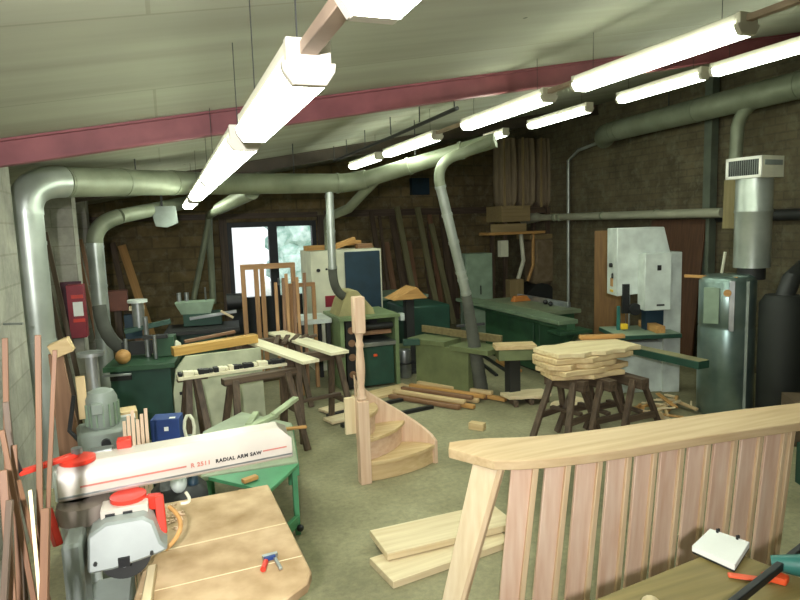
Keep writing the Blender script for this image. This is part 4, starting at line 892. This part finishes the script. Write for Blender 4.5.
solo('sawdust', 'pale shavings scattered along the back of the saw table', 'sawdust', sh_, BEECH('X'), bevel=0, kind='stuff')

# thin sticks leaning at the left edge
def pix(px, py, ax, val):
    d = fw + rt*((px-CX)/F) - up*((py-CY)/F); k = 'xyz'.index(ax); return EYE + d*((val - EYE[k])/d[k])
ST = ((38, 335, 41, 600, 1.95, .016, STICK, 'tallest brown strip leaning at the left edge'), (55, 350, 44, 600, 2.0, .013, STICK, 'second tallest brown strip, beside the tallest one'),
      (6, 402, 26, 600, 2.05, .018, OLD, 'brown strip leaning right at the far left edge'), (5, 338, 10, 600, 2.1, .016, STICK, 'brown strip reaching high at the left edge'), (2, 430, 34, 600, 1.9, .014, STICK, 'tan strip slanting from the left edge down to the right'),
      (14, 445, 20, 600, 1.95, .016, STICK, 'short strip upright in the left bundle'), (18, 480, 48, 600, 1.9, .013, STICK, 'thin brown strip slanting right in the left bundle'), (3, 470, 12, 600, 1.8, .02, STICK, 'thick brown strip low at the left edge'),
      (46, 508, 44, 600, 1.85, .022, STICK, 'short wide reddish strip in front of the saw column'), (10, 500, 4, 600, 1.75, .016, OLD, 'short strip leaning left at the left edge'), (30, 490, 40, 600, 1.85, .01, PINE, 'thin pale strip before the tallest strips'))
for a, b, c_, d_, y, w, m, lb in ST:
    y -= .35; w *= .8; p = pix(a, b, 'y', y + .06); q = pix(c_, d_, 'y', y); g = p + (q - p)*((p.z - .0)/(p.z - q.z))
    plank('wood_strip', lb, 'strip', g, p, w, w*.8, m('X'), 'thin wood strips leaning at the left edge', bevel=.001)
t = T('wood_clamp', 'wooden block clamped on the edge of a brown board by the duct', 'clamp', (-.68, 4.35, 0), 0)
t.part('board', MB().prism([(-.05, 0), (.14, 0), (.02, 1.32), (-.06, 1.32)], -.015, .015, Matrix(((1, 0, 0, 0), (0, 0, 1, 0), (0, 1, 0, 0), (0, 0, 0, 1)))), BROWN('Z'), label='tapering brown board')
t.part('block', MB().box((.02, -.03, 1.36), (.12, .1, .09), (0, R(-20), 0)), OAK('X')); 
solo('hook', 'small bright metal rod fixed to the pier', 'rod', MB().cyl((-1.02, 4.6, 1.5), (-.9, 4.55, 1.5), .008, seg=8), STEEL, bevel=0)
solo('hose_end', 'dark bent pipe with a round end among the strips at the left edge', 'hose', MB().tube([(-.75, 1.75, 0), (-.66, 1.7, 1.27), (-.63, 1.67, 1.305), (-.55, 1.6, 1.3)], .02), BLACK, bevel=0)

# grey chisel mortiser behind the arm
t = T('mortiser', 'grey green upright motor machine standing behind the saw arm', 'machine', (-.43, 4.0, .03), 8)
t.part('base', MB().box((.01, 0, .365), (.32, .34, .79)), GREYG, bevel=.02); t.part('head', MB().box((.02, 0, .82), (.33, .26, .14)), GREYG, bevel=.02)
finm = MB()
for k in range(16):
    a_ = k*math.pi/8; finm.box((.09*math.cos(a_), .09*math.sin(a_), .97), (.014, .008, .13), (0, 0, a_))
mt_ = t.part('motor', MB().lathe([(.08, .88), (.088, .9), (.088, 1.06), (.07, 1.1), (.035, 1.115)]), GREYG, bevel=0)
t.part('motor_fins', finm, SAGE, parent=mt_, bevel=0)
t.part('terminal_box', MB().box((-.03, -.1, 1.02), (.06, .05, .06)), GREYG); t.part('knob', MB().cyl((.0, -.13, .82), (.0, -.16, .82), .026), BLACK, bevel=0); t.part('switch', MB().box((.1, -.135, .8), (.06, .02, .05)), RED, label='red switch')
t.part('column', MB().cyl((-.03, .05, 1.0), (-.03, .05, 1.32), .035), STEEL, bevel=0); t.part('hand_wheel', MB().lathe([(.02, 1.3), (.075, 1.31), (.075, 1.33), (.02, 1.34)], (-.03, .05, 0)), STEEL, bevel=0)
t.part('bracket', MB().beam((-.1, 0, .95), (-.1, .02, 1.2), .05, .05), OAK('Z')); t.part('lever', MB().tube([(-.14, -.02, 1.1), (-.18, -.04, .9), (-.12, -.08, .82)], .012, 8), BLACK, bevel=0)
t = T('carton', 'small open cream box behind the grey motor machine', 'box', (-.33, 4.3, .04), 6)
t.part('stand', MB().box((0, 0, .34), (.18, .2, .76)), BROWN('Z')); t.part('box', MB().box((0, 0, .8), (.14, .14, .16)), OAK('X')); t.part('label_sticker', MB().box((0, -.072, .83), (.11, .003, .07)), PAPER, bevel=0)
GPB = 'pink strips standing in a bundle behind the saw arm'
for k in range(6):
    x = -.31 + .024*k; plank('wood_strip', 'pinkish strip in the bundle standing right of the grey motor machine', 'strip', (x, 3.66, 0), (x+.005, 3.85, .97 + .03*(k % 3)), .018, .018, BEECH('X'), GPB, bevel=.001)
t = T('parts_bin', 'green bin with a coil of pale rope beside the spindle moulder', 'bin', (-.06, 4.74, 0), 0)
bn = MB(); bn.box((0, 0, .02), (.3, .3, .04))
for s in (-1, 1): bn.box((0, s*.14, .26), (.3, .02, .5)); bn.box((s*.14, 0, .26), (.02, .3, .5))
t.part('bin', bn, GREYG)
solo('rope_coil', 'pale rope loop hanging over the green bin', 'rope', MB().tube([v(.06 + .035*math.cos(k*.63), 4.7 + .02*math.sin(k*.63), .62 + .09*math.sin(k*.63)) for k in range(11)], .012, 8), CREAMP, bevel=0)
t = T('carton', 'dark blue carton with white print on the green bin', 'box', (-.09, 4.76, .51), -12)
t.part('body', MB().box((0, 0, .08), (.2, .16, .24)), BLUE); t.part('label_sticker', MB().box((-.102, 0, .1), (.004, .08, .13)), PAPER, bevel=0)
t.part('print', MB().box((.05, -.05, .202), (.04, .03, .003)), PAPER, bevel=0); t.part('print', MB().box((.01, -.082, .13), (.03, .003, .03)), PAPER, bevel=0)
t = T('tool_bag', 'dark bag with white and blue cloths under the saw arm', 'bag', (-.03, 3.3, 0))
t.part('bag', MB().box((0, 0, .38), (.28, .26, .76)), BLACK, bevel=.05); t.part('cloth', MB().ball((.0, -.05, .78), .06, (.7, 1, 1)), GREYL, bevel=0); t.part('cloth', MB().ball((.07, -.02, .76), .05, (.6, 1, 1)), NAVY, bevel=0)

# green folding saw bench behind the arm
t = T('bench', 'bright green steel folding bench behind the saw arm', 'bench', (.45, 4.3, 0))
t.part('top', MB().prism([(.1, 4.0), (.16, 4.95), (.5, 5.35), (.84, 4.85), (.72, 4.0)], .47, .5), paint('worn_green', '#9aa58c', .5), w=True, bevel=.006)
t.part('front_apron', MB().prism([(.14, 4.0), (.47, 3.62), (.72, 3.98)], .47, .495), GREENT, w=True)
t.part('side_apron', MB().beam((.715, 4.0, .44), (.84, 4.85, .44), .02, .08), GREENT, w=True)
t.part('leg', MB().beam((.69, 3.98, 0), (.69, 4.0, .47), .035, .035), GREENT, w=True); t.part('leg', MB().beam((.8, 4.82, 0), (.8, 4.82, .47), .035, .035), GREENT, w=True)
t.part('leg', MB().beam((.14, 4.05, 0), (.14, 4.05, .47), .035, .035), GREENT, w=True); t.part('leg', MB().beam((.2, 4.9, 0), (.2, 4.9, .47), .035, .035), GREENT, w=True)
t.part('brace', MB().beam((.69, 3.98, .1), (.46, 3.66, .12), .03, .07), GREENT, w=True); t.part('brace', MB().beam((.14, 4.0, .1), (.5, 3.7, .12), .02, .03), DARK, w=True)
t.part('brace', MB().beam((.0, 3.95, .5), (.2, 3.5, .3), .06, .03), paint('grass_green', '#4fae5a', .4), w=True, label='bright green brace')
t.part('knob', MB().ball((.7, 3.94, .06), .025), BLACK, w=True, bevel=0)
solo('wood_offcut', 'brown wood chip on the green bench front', 'offcut', MB().box((.38, 3.8, .515), (.1, .04, .025), (0, 0, .4)), TAN('X'))
plank('wood_strip', 'orange tan strip across the right end of the green bench', 'strip', (.5, 4.7, .515), (.92, 4.65, .515), .03, .02, TAN('X'))
t = T('wood_jig', 'forked pale green jig lying on the green bench', 'jig', (.62, 4.95, .502), 0)
t.part('arm', MB().beam((.42, 4.75, .52), (.74, 5.05, .52), .07, .03), paint('pale_jig', '#aab693', .6), w=True); t.part('prong', MB().beam((.72, 5.02, .53), (.95, 5.2, .6), .06, .03), paint('pale_jig', '#aab693', .6), w=True)
t.part('prong', MB().beam((.5, 4.85, .53), (.6, 5.15, .53), .05, .03), paint('pale_jig', '#aab693', .6), w=True)

# ------------------------------------------------------------------ light
w = bpy.data.worlds.new('daylight'); bpy.context.scene.world = w; w.use_nodes = True
bg = w.node_tree.nodes['Background']; bg.inputs[0].default_value = (.9, .97, 1, 1); bg.inputs[1].default_value = 2.2
fl = bpy.data.lights.new('camera_flash', 'SPOT'); fl.energy = 400.; fl.spot_size = R(125); fl.spot_blend = .9; fl.shadow_soft_size = .04; fl.color = (1, .98, .98)
fo = bpy.data.objects.new('camera_flash', fl); C.objects.link(fo); fo.location = (-.25, -.5, 2.3)
fo.rotation_euler = v(.14, 1, -.02).to_track_quat('-Z', 'Y').to_euler()
sc = bpy.context.scene
sc.view_settings.view_transform = 'Standard'; sc.view_settings.look = 'None'; sc.view_settings.gamma = 1; sc.view_settings.use_curve_mapping = False
sc.view_settings.exposure = 0.5
